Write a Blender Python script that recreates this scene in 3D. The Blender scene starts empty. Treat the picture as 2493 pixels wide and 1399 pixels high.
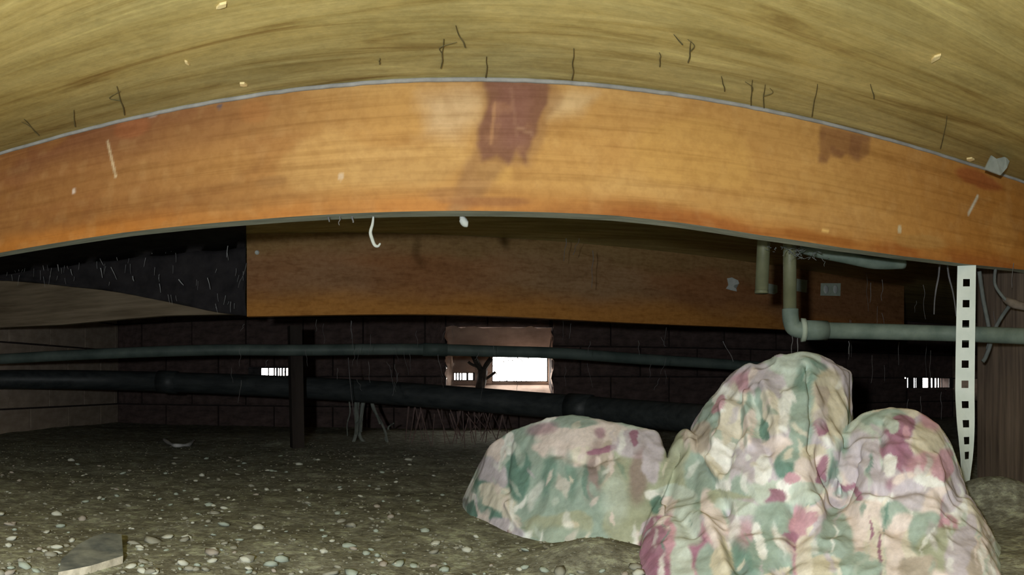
import bpy, bmesh, math, random
import numpy as np
from mathutils import Vector, Matrix

# ------------------------------------------------------------------ scene, camera, world, lamp, exposure
random.seed(7)
RNG = np.random.RandomState(11)
sc = bpy.context.scene
C = sc.collection
F, CX, CY = 1598.0, 1140.0, 934.0          # the photograph is a hand-held phone panorama: cylindrical, 1598 px per radian, horizon at row 934
H_GROUND = -0.30                            # ground, below the lens
Z_CEIL = 0.54                               # underside of the subfloor

cam_data = bpy.data.cameras.new('camera')
cam = bpy.data.objects.new('camera', cam_data)
C.objects.link(cam)
cam.location = (0, 0, 0)
cam.rotation_euler = (math.pi / 2, 0, 0)
cam_data.type = 'PANO'
cam_data.panorama_type = 'CENTRAL_CYLINDRICAL'
cam_data.central_cylindrical_radius = 1.0
cam_data.central_cylindrical_range_u_min = -CX / F
cam_data.central_cylindrical_range_u_max = (2493 - CX) / F
cam_data.central_cylindrical_range_v_min = -(1399 - CY) / F
cam_data.central_cylindrical_range_v_max = CY / F
cam_data.clip_start = 0.01
sc.camera = cam

world = bpy.data.worlds.new('world')
sc.world = world
world.use_nodes = True
bg = world.node_tree.nodes['Background']
bg.inputs['Color'].default_value = (1.0, 0.93, 0.86, 1)
bg.inputs['Strength'].default_value = 18.0
# overcast daylight outside: white sky, dark soil below the horizon
wt = world.node_tree
w_co = wt.nodes.new('ShaderNodeTexCoord'); w_sep = wt.nodes.new('ShaderNodeSeparateXYZ'); w_map = wt.nodes.new('ShaderNodeMapRange'); w_mix = wt.nodes.new('ShaderNodeMix')
w_mix.data_type = 'RGBA'
w_mix.inputs[6].default_value = (0.075, 0.055, 0.045, 1)
w_mix.inputs[7].default_value = (1.0, 0.93, 0.86, 1)
w_map.inputs['From Min'].default_value = -0.10
w_map.inputs['From Max'].default_value = -0.02
wt.links.new(w_co.outputs['Generated'], w_sep.inputs[0])
wt.links.new(w_sep.outputs['Z'], w_map.inputs['Value'])
wt.links.new(w_map.outputs['Result'], w_mix.inputs[0])
wt.links.new(w_mix.outputs[2], bg.inputs['Color'])

def lamp(name, loc, energy, size, col):
    l = bpy.data.lights.new(name, 'POINT')
    l.energy = energy
    l.shadow_soft_size = size
    l.color = col
    o = bpy.data.objects.new(name, l)
    C.objects.link(o)
    o.location = loc
    return o
lamp('work_lamp', (-0.165, -0.13, 0.05), 53.0, 0.02, (0.93, 0.985, 1.0))

sc.view_settings.view_transform = 'Standard'
sc.view_settings.look = 'None'
sc.view_settings.gamma = 1.0
sc.view_settings.use_curve_mapping = False
sc.view_settings.exposure = 0.0
try:
    sc.cycles.use_denoising = True
    sc.cycles.max_bounces = 6
    sc.cycles.sample_clamp_indirect = 4.0
except Exception:
    pass

# ------------------------------------------------------------------ helpers
def az(px):
    return (px - CX) / F
def P(px, py, r):
    """a point at horizontal range r from the lens, in the direction of a pixel"""
    a = az(px)
    return (r * math.sin(a), r * math.cos(a), (CY - py) / F * r)
def PY(px, py, y):
    """the same on the plane y = const"""
    return P(px, py, y / math.cos(az(px)))
def lin(c):
    out = []
    for v in c:
        v = v / 255.0
        out.append(v / 12.92 if v <= 0.04045 else ((v + 0.055) / 1.055) ** 2.4)
    return out

def _hash(ix, iy, iz, seed):
    h = (ix.astype(np.int64) * 374761393 + iy.astype(np.int64) * 668265263 + iz.astype(np.int64) * 2147483647 + seed * 974634777) & 0xffffffff
    h = ((h ^ (h >> 13)) * 1274126177) & 0xffffffff
    h = h ^ (h >> 16)
    return (h & 0xffffff) / float(0xffffff)
def vnoise(p, seed=0):
    """value noise 0..1 at points (n, 3)"""
    p = np.asarray(p, float)
    i = np.floor(p).astype(np.int64)
    f = p - i
    f = f * f * (3 - 2 * f)
    out = 0
    for dx in (0, 1):
        wx = f[:, 0] if dx else 1 - f[:, 0]
        for dy in (0, 1):
            wy = f[:, 1] if dy else 1 - f[:, 1]
            for dz in (0, 1):
                wz = f[:, 2] if dz else 1 - f[:, 2]
                out = out + wx * wy * wz * _hash(i[:, 0] + dx, i[:, 1] + dy, i[:, 2] + dz, seed)
    return out
def fbm(p, octaves=4, seed=0):
    p = np.asarray(p, float)
    s, a, t = 0, 0.5, 0
    for k in range(octaves):
        s = s + a * vnoise(p * (2 ** k) + 17.3 * k, seed + k)
        t += a
        a *= 0.5
    return s / t
def sstep(a, b, x):
    t = np.clip((x - a) / (b - a), 0, 1)
    return t * t * (3 - 2 * t)

def tag(o, label=None, cat=None, group=None, kind=None):
    if label: o['label'] = label
    if cat: o['category'] = cat
    if group: o['group'] = group
    if kind: o['kind'] = kind
    return o
def link_mesh(name, me, mat=None, parent=None):
    o = bpy.data.objects.new(name, me)
    C.objects.link(o)
    if mat: me.materials.append(mat)
    if parent: o.parent = parent
    return o
def obj_bm(name, bm, mat=None, parent=None, smooth=False):
    me = bpy.data.meshes.new(name)
    bmesh.ops.recalc_face_normals(bm, faces=bm.faces)
    bm.to_mesh(me)
    bm.free()
    if smooth:
        me.polygons.foreach_set('use_smooth', [True] * len(me.polygons))
    return link_mesh(name, me, mat, parent)
def obj_py(name, v, f, mat=None, parent=None, smooth=False):
    me = bpy.data.meshes.new(name)
    me.from_pydata([tuple(x) for x in v], [], [tuple(x) for x in f])
    me.update()
    if smooth:
        me.polygons.foreach_set('use_smooth', [True] * len(me.polygons))
    return link_mesh(name, me, mat, parent)
def empty(name, loc=(0, 0, 0)):
    o = bpy.data.objects.new(name, None)
    o.empty_display_size = 0.05
    C.objects.link(o)
    o.location = loc
    return o
def set_cols(me, cols):
    a = me.color_attributes.new('Col', 'FLOAT_COLOR', 'POINT')
    c = np.ones((len(me.vertices), 4), np.float32)
    c[:, :3] = cols
    a.data.foreach_set('color', c.ravel())
def bm_box(bm, x0, x1, y0, y1, z0, z1):
    vs = [bm.verts.new(p) for p in ((x0, y0, z0), (x1, y0, z0), (x1, y1, z0), (x0, y1, z0), (x0, y0, z1), (x1, y0, z1), (x1, y1, z1), (x0, y1, z1))]
    for f in ((3, 2, 1, 0), (4, 5, 6, 7), (0, 1, 5, 4), (1, 2, 6, 5), (2, 3, 7, 6), (3, 0, 4, 7)):
        bm.faces.new([vs[i] for i in f])
    return vs
def bm_tube(bm, pts, rad, n=6, cap=True):
    """a tapering tube through pts"""
    pts = [Vector(p) for p in pts]
    if not hasattr(rad, '__len__'): rad = [rad] * len(pts)
    rings = []
    up = Vector((0.13, 0.31, 0.94))
    for i, p in enumerate(pts):
        t = (pts[min(i + 1, len(pts) - 1)] - pts[max(i - 1, 0)]).normalized()
        a = t.cross(up)
        if a.length < 1e-3: a = t.cross(Vector((1, 0, 0)))
        a.normalize()
        b = t.cross(a)
        up = b.cross(t) if False else up
        rings.append([bm.verts.new(p + (a * math.cos(2 * math.pi * k / n) + b * math.sin(2 * math.pi * k / n)) * rad[i]) for k in range(n)])
    for i in range(len(rings) - 1):
        for k in range(n):
            bm.faces.new((rings[i][k], rings[i][(k + 1) % n], rings[i + 1][(k + 1) % n], rings[i + 1][k]))
    if cap:
        bm.faces.new(rings[0][::-1])
        bm.faces.new(rings[-1])
def spline(pts, n=8):
    """Catmull-Rom through points"""
    pts = [Vector(p) for p in pts]
    out = []
    for i in range(len(pts) - 1):
        p0, p1, p2, p3 = pts[max(i - 1, 0)], pts[i], pts[i + 1], pts[min(i + 2, len(pts) - 1)]
        for k in range(n):
            t = k / n
            out.append(0.5 * ((2 * p1) + (-p0 + p2) * t + (2 * p0 - 5 * p1 + 4 * p2 - p3) * t * t + (-p0 + 3 * p1 - 3 * p2 + p3) * t ** 3))
    out.append(pts[-1])
    return out

# ------------------------------------------------------------------ materials
class Nodes:
    def __init__(s, name):
        s.m = bpy.data.materials.new(name)
        s.m.use_nodes = True
        s.t = s.m.node_tree
        s.b = s.t.nodes['Principled BSDF']
        s.co = s.t.nodes.new('ShaderNodeTexCoord').outputs['Object']
    def link(s, a, b): s.t.links.new(a, b)
    def mapping(s, scale, loc=(0, 0, 0), rot=(0, 0, 0)):
        n = s.t.nodes.new('ShaderNodeMapping')
        n.inputs['Scale'].default_value = scale
        n.inputs['Location'].default_value = loc
        n.inputs['Rotation'].default_value = rot
        s.link(s.co, n.inputs['Vector'])
        return n.outputs[0]
    def noise(s, vec, scale=1.0, detail=4, rough=0.55, dist=0.0):
        n = s.t.nodes.new('ShaderNodeTexNoise')
        n.inputs['Scale'].default_value = scale
        n.inputs['Detail'].default_value = detail
        n.inputs['Roughness'].default_value = rough
        n.inputs['Distortion'].default_value = dist
        s.link(vec, n.inputs['Vector'])
        return n.outputs['Fac']
    def ramp(s, fac, stops):
        n = s.t.nodes.new('ShaderNodeValToRGB')
        el = n.color_ramp.elements
        while len(el) > 1: el.remove(el[-1])
        el[0].position = stops[0][0]; el[0].color = (*stops[0][1], 1)
        for p, c in stops[1:]:
            e = el.new(p); e.color = (*c, 1)
        s.link(fac, n.inputs['Fac'])
        return n.outputs['Color']
    def mix(s, a, b, fac, mode='MIX'):
        n = s.t.nodes.new('ShaderNodeMix')
        n.data_type = 'RGBA'; n.blend_type = mode
        for v, i in ((fac, 0), (a, 6), (b, 7)):
            if hasattr(v, 'links') or hasattr(v, 'is_linked'): s.link(v, n.inputs[i])
            elif i == 0: n.inputs[0].default_value = v
            else: n.inputs[i].default_value = (*v, 1)
        return n.outputs[2]
    def attr(s, name='Col'):
        n = s.t.nodes.new('ShaderNodeAttribute')
        n.attribute_name = name
        return n.outputs['Color']
    def done(s, col, rough=0.8, bump=None, bstr=0.3, bdist=0.005, spec=0.2, metal=0.0):
        if hasattr(col, 'is_linked'): s.link(col, s.b.inputs['Base Color'])
        else: s.b.inputs['Base Color'].default_value = (*col, 1)
        s.b.inputs['Roughness'].default_value = rough
        s.b.inputs['Specular IOR Level'].default_value = spec
        s.b.inputs['Metallic'].default_value = metal
        if bump is not None:
            n = s.t.nodes.new('ShaderNodeBump')
            n.inputs['Strength'].default_value = bstr
            n.inputs['Distance'].default_value = bdist
            s.link(bump, n.inputs['Height'])
            s.link(n.outputs['Normal'], s.b.inputs['Normal'])
        return s.m

def simple(name, c1, c2, scale=20, rough=0.8, stretch=(1, 1, 1), spec=0.2, metal=0.0, bstr=0.25):
    k = Nodes(name)
    f = k.noise(k.mapping(stretch), scale, 5, 0.6)
    return k.done(k.ramp(f, [(0.32, c1), (0.68, c2)]), rough, f, bstr, 0.003, spec, metal)

def painted_wood(name, grain_scale=(3, 90, 90), amount=0.5, rough=0.55, spec=0.3):
    """vertex colour (varnish, stains) times a long horizontal grain"""
    k = Nodes(name)
    g1 = k.noise(k.mapping(grain_scale), 1.0, 5, 0.6, 0.3)
    g2 = k.noise(k.mapping((0.9, 16, 16)), 1.0, 4, 0.6, 0.6)
    sp = k.noise(k.mapping((60, 60, 60)), 1.0, 3, 0.6)
    gr = k.ramp(g1, [(0.30, (0.72, 0.66, 0.56)), (0.52, (1, 1, 1)), (0.75, (1.0, 1.0, 1.0))])
    gr2 = k.ramp(g2, [(0.30, (0.80, 0.76, 0.70)), (0.60, (1.04, 1.02, 1.0))])
    gr3 = k.ramp(sp, [(0.35, (0.84, 0.80, 0.76)), (0.6, (1, 1, 1))])
    c = k.mix(k.attr(), gr, amount, 'MULTIPLY')
    c = k.mix(c, gr2, amount, 'MULTIPLY')
    c = k.mix(c, gr3, amount, 'MULTIPLY')
    return k.done(c, rough, g1, 0.12, 0.002, spec)

M_joist = painted_wood('joist_wood', amount=0.7)
M_joist_far = painted_wood('dusty_joist_wood', amount=0.85, rough=0.8, spec=0.1)

k = Nodes('plywood')
w = k.noise(k.mapping((0.8, 4, 1), (3, 0, 0)), 1.0, 3, 0.5, 0.4)
s1 = k.noise(k.mapping((1.6, 15, 1)), 1.0, 4, 0.6, 1.6)
s2 = k.noise(k.mapping((5.0, 110, 1), (1, 5, 0)), 1.0, 4, 0.65, 1.0)
bl = k.noise(k.mapping((3.0, 6.0, 1), (8, 2, 0)), 1.0, 5, 0.6, 0.8)
gr_ = k.noise(k.mapping((60, 90, 1), (2, 2, 0)), 1.0, 3, 0.7, 0.2)
c = k.ramp(s1, [(0.28, (0.33, 0.215, 0.07)), (0.42, (0.56, 0.44, 0.17)), (0.60, (0.69, 0.57, 0.25)), (0.74, (0.90, 0.78, 0.33))])
c = k.mix(c, k.ramp(s2, [(0.32, (0.78, 0.74, 0.66)), (0.6, (1, 1, 1))]), 0.6, 'MULTIPLY')
c = k.mix(c, k.ramp(bl, [(0.34, (0.74, 0.74, 0.70)), (0.62, (1.05, 1.02, 0.97))]), 0.8, 'MULTIPLY')
c = k.mix(c, k.ramp(gr_, [(0.34, (0.84, 0.84, 0.82)), (0.62, (1.03, 1.03, 1.0))]), 0.8, 'MULTIPLY')
c = k.mix(c, k.attr(), 1.0, 'MULTIPLY')
M_ply = k.done(c, 0.75, s2, 0.15, 0.002, 0.15)

k = Nodes('dirt')
n1 = k.noise(k.mapping((1, 1, 1)), 7, 6, 0.65)
n2 = k.noise(k.mapping((1, 1, 1), (4, 1, 0)), 70, 4, 0.7)
n3 = k.noise(k.mapping((1, 1, 1), (4, 7, 0)), 26, 4, 0.7)
c = k.ramp(n1, [(0.30, (0.195, 0.19, 0.15)), (0.55, (0.29, 0.295, 0.24)), (0.75, (0.36, 0.365, 0.31))])
c = k.mix(c, k.ramp(n2, [(0.36, (0.62, 0.60, 0.56)), (0.52, (1, 1, 1)), (0.70, (1.35, 1.4, 1.3))]), 0.8, 'MULTIPLY')
c = k.mix(c, k.ramp(n3, [(0.34, (0.62, 0.60, 0.57)), (0.52, (1.0, 1.0, 1.0)), (0.62, (1.55, 1.62, 1.55))]), 0.9, 'MULTIPLY')
M_dirt = k.done(c, 0.95, n2, 0.5, 0.008, 0.05)

def stone_mat(name, a, b):
    return simple(name, a, b, 40, 0.9, spec=0.1)
M_stones = [stone_mat('pale_stone', (0.44, 0.45, 0.38), (0.60, 0.61, 0.54)),
            stone_mat('green_grey_stone', (0.28, 0.33, 0.28), (0.42, 0.47, 0.41)),
            stone_mat('rosy_stone', (0.30, 0.265, 0.225), (0.42, 0.38, 0.33)),
            stone_mat('dull_stone', (0.24, 0.235, 0.19), (0.34, 0.335, 0.28))]
M_gravel = stone_mat('gravel', (0.20, 0.195, 0.15), (0.34, 0.335, 0.27))
M_mortar = simple('mortar', (0.03, 0.022, 0.02), (0.06, 0.045, 0.04), 30, 0.95)
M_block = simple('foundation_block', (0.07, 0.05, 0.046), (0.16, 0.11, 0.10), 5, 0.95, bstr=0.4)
M_block_left = simple('foundation_block_left', (0.30, 0.235, 0.18), (0.46, 0.37, 0.29), 4, 0.95, bstr=0.4)  # paler than the back blocks: the haze on the left put into the colour
M_reveal = simple('vent_concrete', (0.30, 0.22, 0.175), (0.52, 0.40, 0.33), 6, 0.95)
M_void = simple('void_black', (0.020, 0.018, 0.020), (0.045, 0.04, 0.042), 14, 0.9)  # near-black colour in place of the unlit void
M_board = simple('weathered_board', (0.16, 0.12, 0.075), (0.32, 0.25, 0.17), 5, 0.9, (0.6, 4, 8))
M_glue = simple('glue', (0.24, 0.235, 0.22), (0.40, 0.39, 0.37), 20, 0.8)
M_under = simple('joist_underside', (0.24, 0.25, 0.20), (0.42, 0.43, 0.35), 10, 0.9, (1, 6, 1))
M_strap = simple('galvanised_strap', (0.64, 0.72, 0.66), (0.78, 0.84, 0.78), 14, 0.45, spec=0.4)
M_pipe_olive = simple('olive_pipe', (0.13, 0.135, 0.075), (0.20, 0.205, 0.12), 16, 0.5, spec=0.4)
M_pipe_green = simple('verdigris_pipe', (0.11, 0.15, 0.125), (0.20, 0.25, 0.21), 18, 0.6, spec=0.3)
M_black_pipe = simple('black_pipe', (0.02, 0.025, 0.027), (0.05, 0.057, 0.058), 9, 0.5, (1, 4, 4), spec=0.35)
M_dark_pipe = simple('dark_green_pipe', (0.06, 0.085, 0.075), (0.13, 0.165, 0.145), 8, 0.55, spec=0.3)
M_web = simple('cobweb', (0.42, 0.42, 0.42), (0.66, 0.66, 0.66), 30, 0.9)
M_web_dim = simple('dusty_cobweb', (0.12, 0.115, 0.115), (0.22, 0.21, 0.21), 30, 0.9)
M_thread = simple('dark_thread', (0.10, 0.09, 0.04), (0.20, 0.17, 0.08), 40, 0.9)
M_root = simple('root', (0.15, 0.10, 0.09), (0.28, 0.19, 0.175), 14, 0.9)
M_root_grey = simple('grey_root', (0.16, 0.18, 0.16), (0.30, 0.32, 0.28), 14, 0.9)
M_stake = simple('dark_stake', (0.018, 0.014, 0.012), (0.05, 0.038, 0.032), 12, 0.9, (1, 1, 0.2))
M_white = simple('pale_scrap', (0.46, 0.49, 0.46), (0.62, 0.64, 0.61), 30, 0.8)
M_palegreen = simple('pale_green_scrap', (0.34, 0.40, 0.32), (0.48, 0.54, 0.45), 30, 0.8)
M_splinter = simple('splinter', (0.80, 0.62, 0.28), (0.95, 0.78, 0.42), 60, 0.8)
M_slate = simple('slate', (0.07, 0.085, 0.095), (0.34, 0.36, 0.33), 16, 0.7)
M_slate_edge = simple('slate_edge', (0.46, 0.42, 0.33), (0.78, 0.72, 0.60), 70, 0.8)
M_steel = simple('dull_steel', (0.34, 0.38, 0.34), (0.52, 0.56, 0.52), 25, 0.55, spec=0.4, metal=0.2)
M_vent = simple('vent_metal', (0.03, 0.028, 0.028), (0.07, 0.065, 0.065), 30, 0.6)
M_leaf = simple('dark_foliage', (0.03, 0.028, 0.022), (0.07, 0.06, 0.05), 30, 0.8)
M_greywire = simple('grey_wire', (0.09, 0.10, 0.095), (0.17, 0.185, 0.175), 30, 0.7)

# ------------------------------------------------------------------ the setting
XL, XR, YB, YF = -2.6, 4.0, 4.4, -1.6

def ground_z(x, y):
    x = np.asarray(x, float); y = np.asarray(y, float)
    q = np.stack([x, y, np.zeros_like(x)], -1)
    z = H_GROUND + 0.030 * (fbm(q * 2.2, 3, 3) - 0.5) + 0.012 * (fbm(q * 11, 3, 5) - 0.5)
    # low bank of soil to the right of the quilt, and a slight rise in front of it
    a_, r_ = np.arctan2(x, y), np.hypot(x, y)
    z = z + 0.075 * np.exp(-(((a_ - 0.80) / 0.085) ** 2 + ((r_ - 1.62) / 0.115) ** 2))
    z = z + 0.036 * np.exp(-(((x - 0.215) / 0.085) ** 2 + ((y - 1.10) / 0.075) ** 2))
    return z
def gz(x, y):
    return float(ground_z(np.array([x]), np.array([y]))[0])

nx, ny = 265, 241
gx = np.linspace(XL - 0.2, XR + 0.2, nx); gy = np.linspace(YF - 0.1, YB + 0.2, ny)
X, Y = np.meshgrid(gx, gy)
Z = ground_z(X.ravel(), Y.ravel())
V = np.stack([X.ravel(), Y.ravel(), Z], -1)
I = np.arange(nx * ny).reshape(ny, nx)
Q = np.stack([I[:-1, :-1], I[:-1, 1:], I[1:, 1:], I[1:, :-1]], -1).reshape(-1, 4)
floor = obj_py('floor', V, Q, M_dirt, smooth=True)
tag(floor, 'bare olive brown dirt ground with scattered pebbles', kind='structure')

# ceiling: underside of the plywood subfloor
nx, ny = 200, 60
gx = np.linspace(XL - 0.2, XR + 0.2, nx); gy = np.linspace(YF - 0.1, YB + 0.2, ny)
X, Y = np.meshgrid(gx, gy)
V = np.stack([X.ravel(), Y.ravel(), np.full(X.size, Z_CEIL)], -1)
n = len(V)
V2 = np.concatenate([V, V + np.array([0, 0, 0.02])])
I = np.arange(n).reshape(ny, nx)
Q = np.stack([I[:-1, :-1], I[1:, :-1], I[1:, 1:], I[:-1, 1:]], -1).reshape(-1, 4)
Q2 = np.concatenate([Q, Q[:, ::-1] + n])
ceiling = obj_py('ceiling', V2, Q2, M_ply)
# tone of the plywood: browner and darker towards the two sides, greyer dust in a band along the near joist
cols = np.ones((2 * n, 3))
xx, yy = V2[:, 0], V2[:, 1]
q = np.stack([xx * 1.5, yy * 6, 0 * xx], -1)
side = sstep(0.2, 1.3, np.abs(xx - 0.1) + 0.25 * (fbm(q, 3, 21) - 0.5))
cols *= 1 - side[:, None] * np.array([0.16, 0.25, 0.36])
band = sstep(0.95, 1.12, yy + 0.06 * (fbm(q, 3, 22) - 0.5))
cols *= 1 - band[:, None] * np.array([0.22, 0.16, 0.04])
set_cols(ceiling.data, cols)
tag(ceiling, 'olive tan plywood subfloor with long grain', kind='structure')

def rect_panels(name, axis, pos0, pos1, a0, a1, holes, mat):
    """wall slab with rectangular holes; axis 'y': the wall runs along x"""
    z0, z1 = H_GROUND - 0.12, Z_CEIL + 0.02
    as_ = sorted({a0, a1} | {h[0] for h in holes} | {h[1] for h in holes})
    zs = sorted({z0, z1} | {h[2] for h in holes} | {h[3] for h in holes})
    bm = bmesh.new()
    for i in range(len(as_) - 1):
        for j in range(len(zs) - 1):
            am, zm = (as_[i] + as_[i + 1]) / 2, (zs[j] + zs[j + 1]) / 2
            if any(h[0] < am < h[1] and h[2] < zm < h[3] for h in holes): continue
            if axis == 'y': bm_box(bm, as_[i], as_[i + 1], pos0, pos1, zs[j], zs[j + 1])
            else: bm_box(bm, pos0, pos1, as_[i], as_[i + 1], zs[j], zs[j + 1])
    return tag(obj_bm(name, bm, mat), kind='structure')

def tx(px, y=YB):
    return y * math.tan(az(px))
# openings in the back wall: x0, x1, z0, z1
H_big = (tx(1085), tx(1345), -0.094, 0.383)
H_left = (-1.460, -1.205, 0.052, 0.116)
zr = YB / math.cos(az(2260)) / F
H_right = (tx(2206), tx(2312), (CY - 945) * zr, (CY - 918) * zr)
holes = [H_big, H_left, H_right]
wall_back = rect_panels('wall_back', 'y', YB + 0.02, YB + 0.19, XL - 0.2, XR + 0.2, [H_big, (H_left[0] - 0.06, H_left[1], H_left[2], H_left[3]), (H_right[0], H_right[1] + 0.15, H_right[2], H_right[3])], M_mortar)
tag(wall_back, 'dark brown block foundation wall with bright vents at the back')
wall_left = rect_panels('wall_left', 'x', XL - 0.19, XL - 0.02, YF - 0.1, YB + 0.2, [], M_mortar)
tag(wall_left, 'dim brown block foundation wall on the left')
wall_right = rect_panels('wall_right', 'x', XR + 0.02, XR + 0.19, YF - 0.1, YB + 0.2, [], M_mortar)
tag(wall_right, 'dark brown block foundation wall on the right')
wall_front = rect_panels('wall_front', 'y', YF - 0.19, YF - 0.02, XL - 0.2, XR + 0.2, [], M_mortar)

# blocks, laid in running bond, each one a part of its wall
bm = bmesh.new()
bm_box(bm, -0.5, 0.5, 0, 1, -0.5, 0.5)
me_block = bpy.data.meshes.new('block')
bmesh.ops.recalc_face_normals(bm, faces=bm.faces)
bm.to_mesh(me_block); bm.free()
me_block_l = me_block.copy()
me_block_r = me_block.copy()
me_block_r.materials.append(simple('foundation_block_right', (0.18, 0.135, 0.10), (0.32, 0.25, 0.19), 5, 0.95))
me_block.materials.append(M_block); me_block_l.materials.append(M_block_left)
def block(wall, me, axis, a0, a1, z0, z1, pos, depth):
    o = bpy.data.objects.new('block', me)
    C.objects.link(o)
    o.parent = wall
    j = random.uniform(-0.006, 0.006)
    if axis == 'y':
        o.location = ((a0 + a1) / 2, pos + j, (z0 + z1) / 2)
        o.scale = (a1 - a0, depth, z1 - z0)
    else:
        o.location = (pos + j, (a0 + a1) / 2, (z0 + z1) / 2)
        o.rotation_euler = (0, 0, math.pi / 2 if depth > 0 else -math.pi / 2)
        o.scale = (a1 - a0, abs(depth), z1 - z0)
    return o
course, length, joint = 0.205, 0.42, 0.011
def lay(wall, me, axis, a0, a1, pos, depth, holes):
    row = 0
    z = H_GROUND - 0.06
    while z < Z_CEIL - 0.01:
        z1 = min(z + course, Z_CEIL - 0.004)
        a = a0 - (length / 2 if row % 2 else 0)
        while a < a1:
            segs = [(max(a, a0), min(a + length, a1))]
            rows = [(z + joint / 2, z1 - joint / 2)]
            spans = []
            hit = [h for h in holes if h[0] < segs[0][1] and h[1] > segs[0][0] and h[2] < z1 and h[3] > z]
            if not hit: spans.append((segs[0][0], segs[0][1], z, z1))
            else:
                h = hit[0]                              # cut the block round the opening
                s0, s1 = segs[0]
                if s0 < h[0]: spans.append((s0, h[0], z, z1))
                if s1 > h[1]: spans.append((h[1], s1, z, z1))
                m0, m1 = max(s0, h[0]), min(s1, h[1])
                if z < h[2]: spans.append((m0, m1, z, h[2]))
                if z1 > h[3]: spans.append((m0, m1, h[3], z1))
            for (s0, s1, b0, b1) in spans:
                if s1 - s0 > 0.03 and b1 - b0 > 0.03:
                    block(wall, me, axis, s0 + joint / 2, s1 - joint / 2, b0 + joint / 2, b1 - joint / 2, pos, depth)
            a += length
        z += course
        row += 1
wide = [H_big, (H_left[0] - 0.06, H_left[1], H_left[2], H_left[3]), (H_right[0], H_right[1] + 0.15, H_right[2], H_right[3])]
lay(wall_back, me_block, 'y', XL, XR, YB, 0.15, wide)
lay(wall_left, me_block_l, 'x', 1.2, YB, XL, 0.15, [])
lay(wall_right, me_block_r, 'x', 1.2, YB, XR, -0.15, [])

# splayed recess, added to catch daylight as the large vent's glow (inner opening wide, outer opening small)
yo = YB + 0.24
ox0, ox1, oz0, oz1 = tx(1100, yo), tx(1336, yo), -0.005, 0.205
big = (tx(1198, yo), tx(1334, yo), 0.015, 0.195)
slot = (tx(1104, yo), tx(1156, yo), 0.024, 0.080)
bm = bmesh.new()
corners_i = [(H_big[0], H_big[2]), (H_big[1], H_big[2]), (H_big[1], H_big[3]), (H_big[0], H_big[3])]
corners_o = [(ox0, oz0), (ox1, oz0), (ox1, oz1), (ox0, oz1)]
rv = random.Random(9)
ring = []
for i in range(4):                                     # rough chipped mouth, straight outer edge
    for k_ in range(14):
        f_ = k_ / 14
        a_ = [corners_i[i][q] * (1 - f_) + corners_i[(i + 1) % 4][q] * f_ for q in (0, 1)]
        b_ = [corners_o[i][q] * (1 - f_) + corners_o[(i + 1) % 4][q] * f_ for q in (0, 1)]
        col_ = []
        for m_ in range(6):
            g_ = m_ / 5
            w_ = 0.006 * (1 - g_) if m_ else 0.012
            if m_ == 5: w_ = 0
            col_.append(bm.verts.new((a_[0] * (1 - g_) + b_[0] * g_ + rv.uniform(-w_, w_), (YB - 0.002) * (1 - g_) + yo * g_, a_[1] * (1 - g_) + b_[1] * g_ + rv.uniform(-w_, w_))))
        ring.append(col_)
for i in range(len(ring)):
    for m_ in range(5):
        bm.faces.new((ring[i][m_], ring[(i + 1) % len(ring)][m_], ring[(i + 1) % len(ring)][m_ + 1], ring[i][m_ + 1]))
xs = sorted({ox0, ox1, big[0], big[1], slot[0], slot[1]}); zs = sorted({oz0, oz1, big[2], big[3], slot[2], slot[3]})
for i in range(len(xs) - 1):
    for j in range(len(zs) - 1):
        xm, zm = (xs[i] + xs[i + 1]) / 2, (zs[j] + zs[j + 1]) / 2
        if any(h[0] < xm < h[1] and h[2] < zm < h[3] for h in (big, slot)): continue
        bm_box(bm, xs[i], xs[i + 1], yo, yo + 0.02, zs[j], zs[j + 1])
glow_reveal = obj_bm('glow_reveal', bm, M_reveal, wall_back, True)
glow_reveal['label'] = 'tan splayed recess added to catch the glow around the large bright vent'

def vent(label, x0, x1, z0, z1, y, slats, fl=0.006, fr=0.006):
    t = empty('foundation_vent', ((x0 + x1) / 2, y, z0))
    tag(t, label, 'vent')
    o = Vector(t.location)
    def L(x, yy, z): return (x - o.x, yy - o.y, z - o.z)
    bm = bmesh.new()
    e = 0.006
    for (a, b, c, d) in ((x0 - fl, x1 + fr, z0 - e, z0 + 0.002), (x0 - fl, x1 + fr, z1 - 0.002, z1 + e), (x0 - fl, x0 + 0.002, z0, z1), (x1 - 0.002, x1 + fr, z0, z1)):
        p0 = L(a, y, c); p1 = L(b, y + 0.012, d)
        bm_box(bm, p0[0], p1[0], p0[1], p1[1], p0[2], p1[2])
    obj_bm('frame', bm, M_vent, t)
    for (a, b) in slats:
        bm = bmesh.new()
        p0 = L(a, y + 0.001, z0); p1 = L(b, y + 0.010, z1)
        bm_box(bm, p0[0], p1[0], p0[1], p1[1], p0[2], p1[2])
        obj_bm('slat', bm, M_vent, t)
    return t
xl0, xl1 = H_left[0] + 0.006, H_left[1] - 0.006
sl = [(xl0, xl0 + 0.02)]
for i, f_ in enumerate((0.30, 0.47, 0.55, 0.63, 0.71, 0.80, 0.90, 0.96)):
    x_ = xl0 + (xl1 - xl0) * f_
    sl.append((x_ - 0.004, x_ + 0.003 + 0.002 * (i % 3)))
vent('small bright slot vent left of the thin dark stake', xl0, xl1, H_left[2] + 0.004, H_left[3] - 0.004, YB - 0.006, sl, fl=0.075)
W = H_right[1] - H_right[0]
sr = [(H_right[0] + W * a, H_right[0] + W * b) for a, b in ((0.045, 0.16), (0.19, 0.205), (0.225, 0.36), (0.49, 0.55), (0.59, 0.64), (0.68, 0.71), (0.74, 0.765), (0.80, 0.815))]
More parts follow.
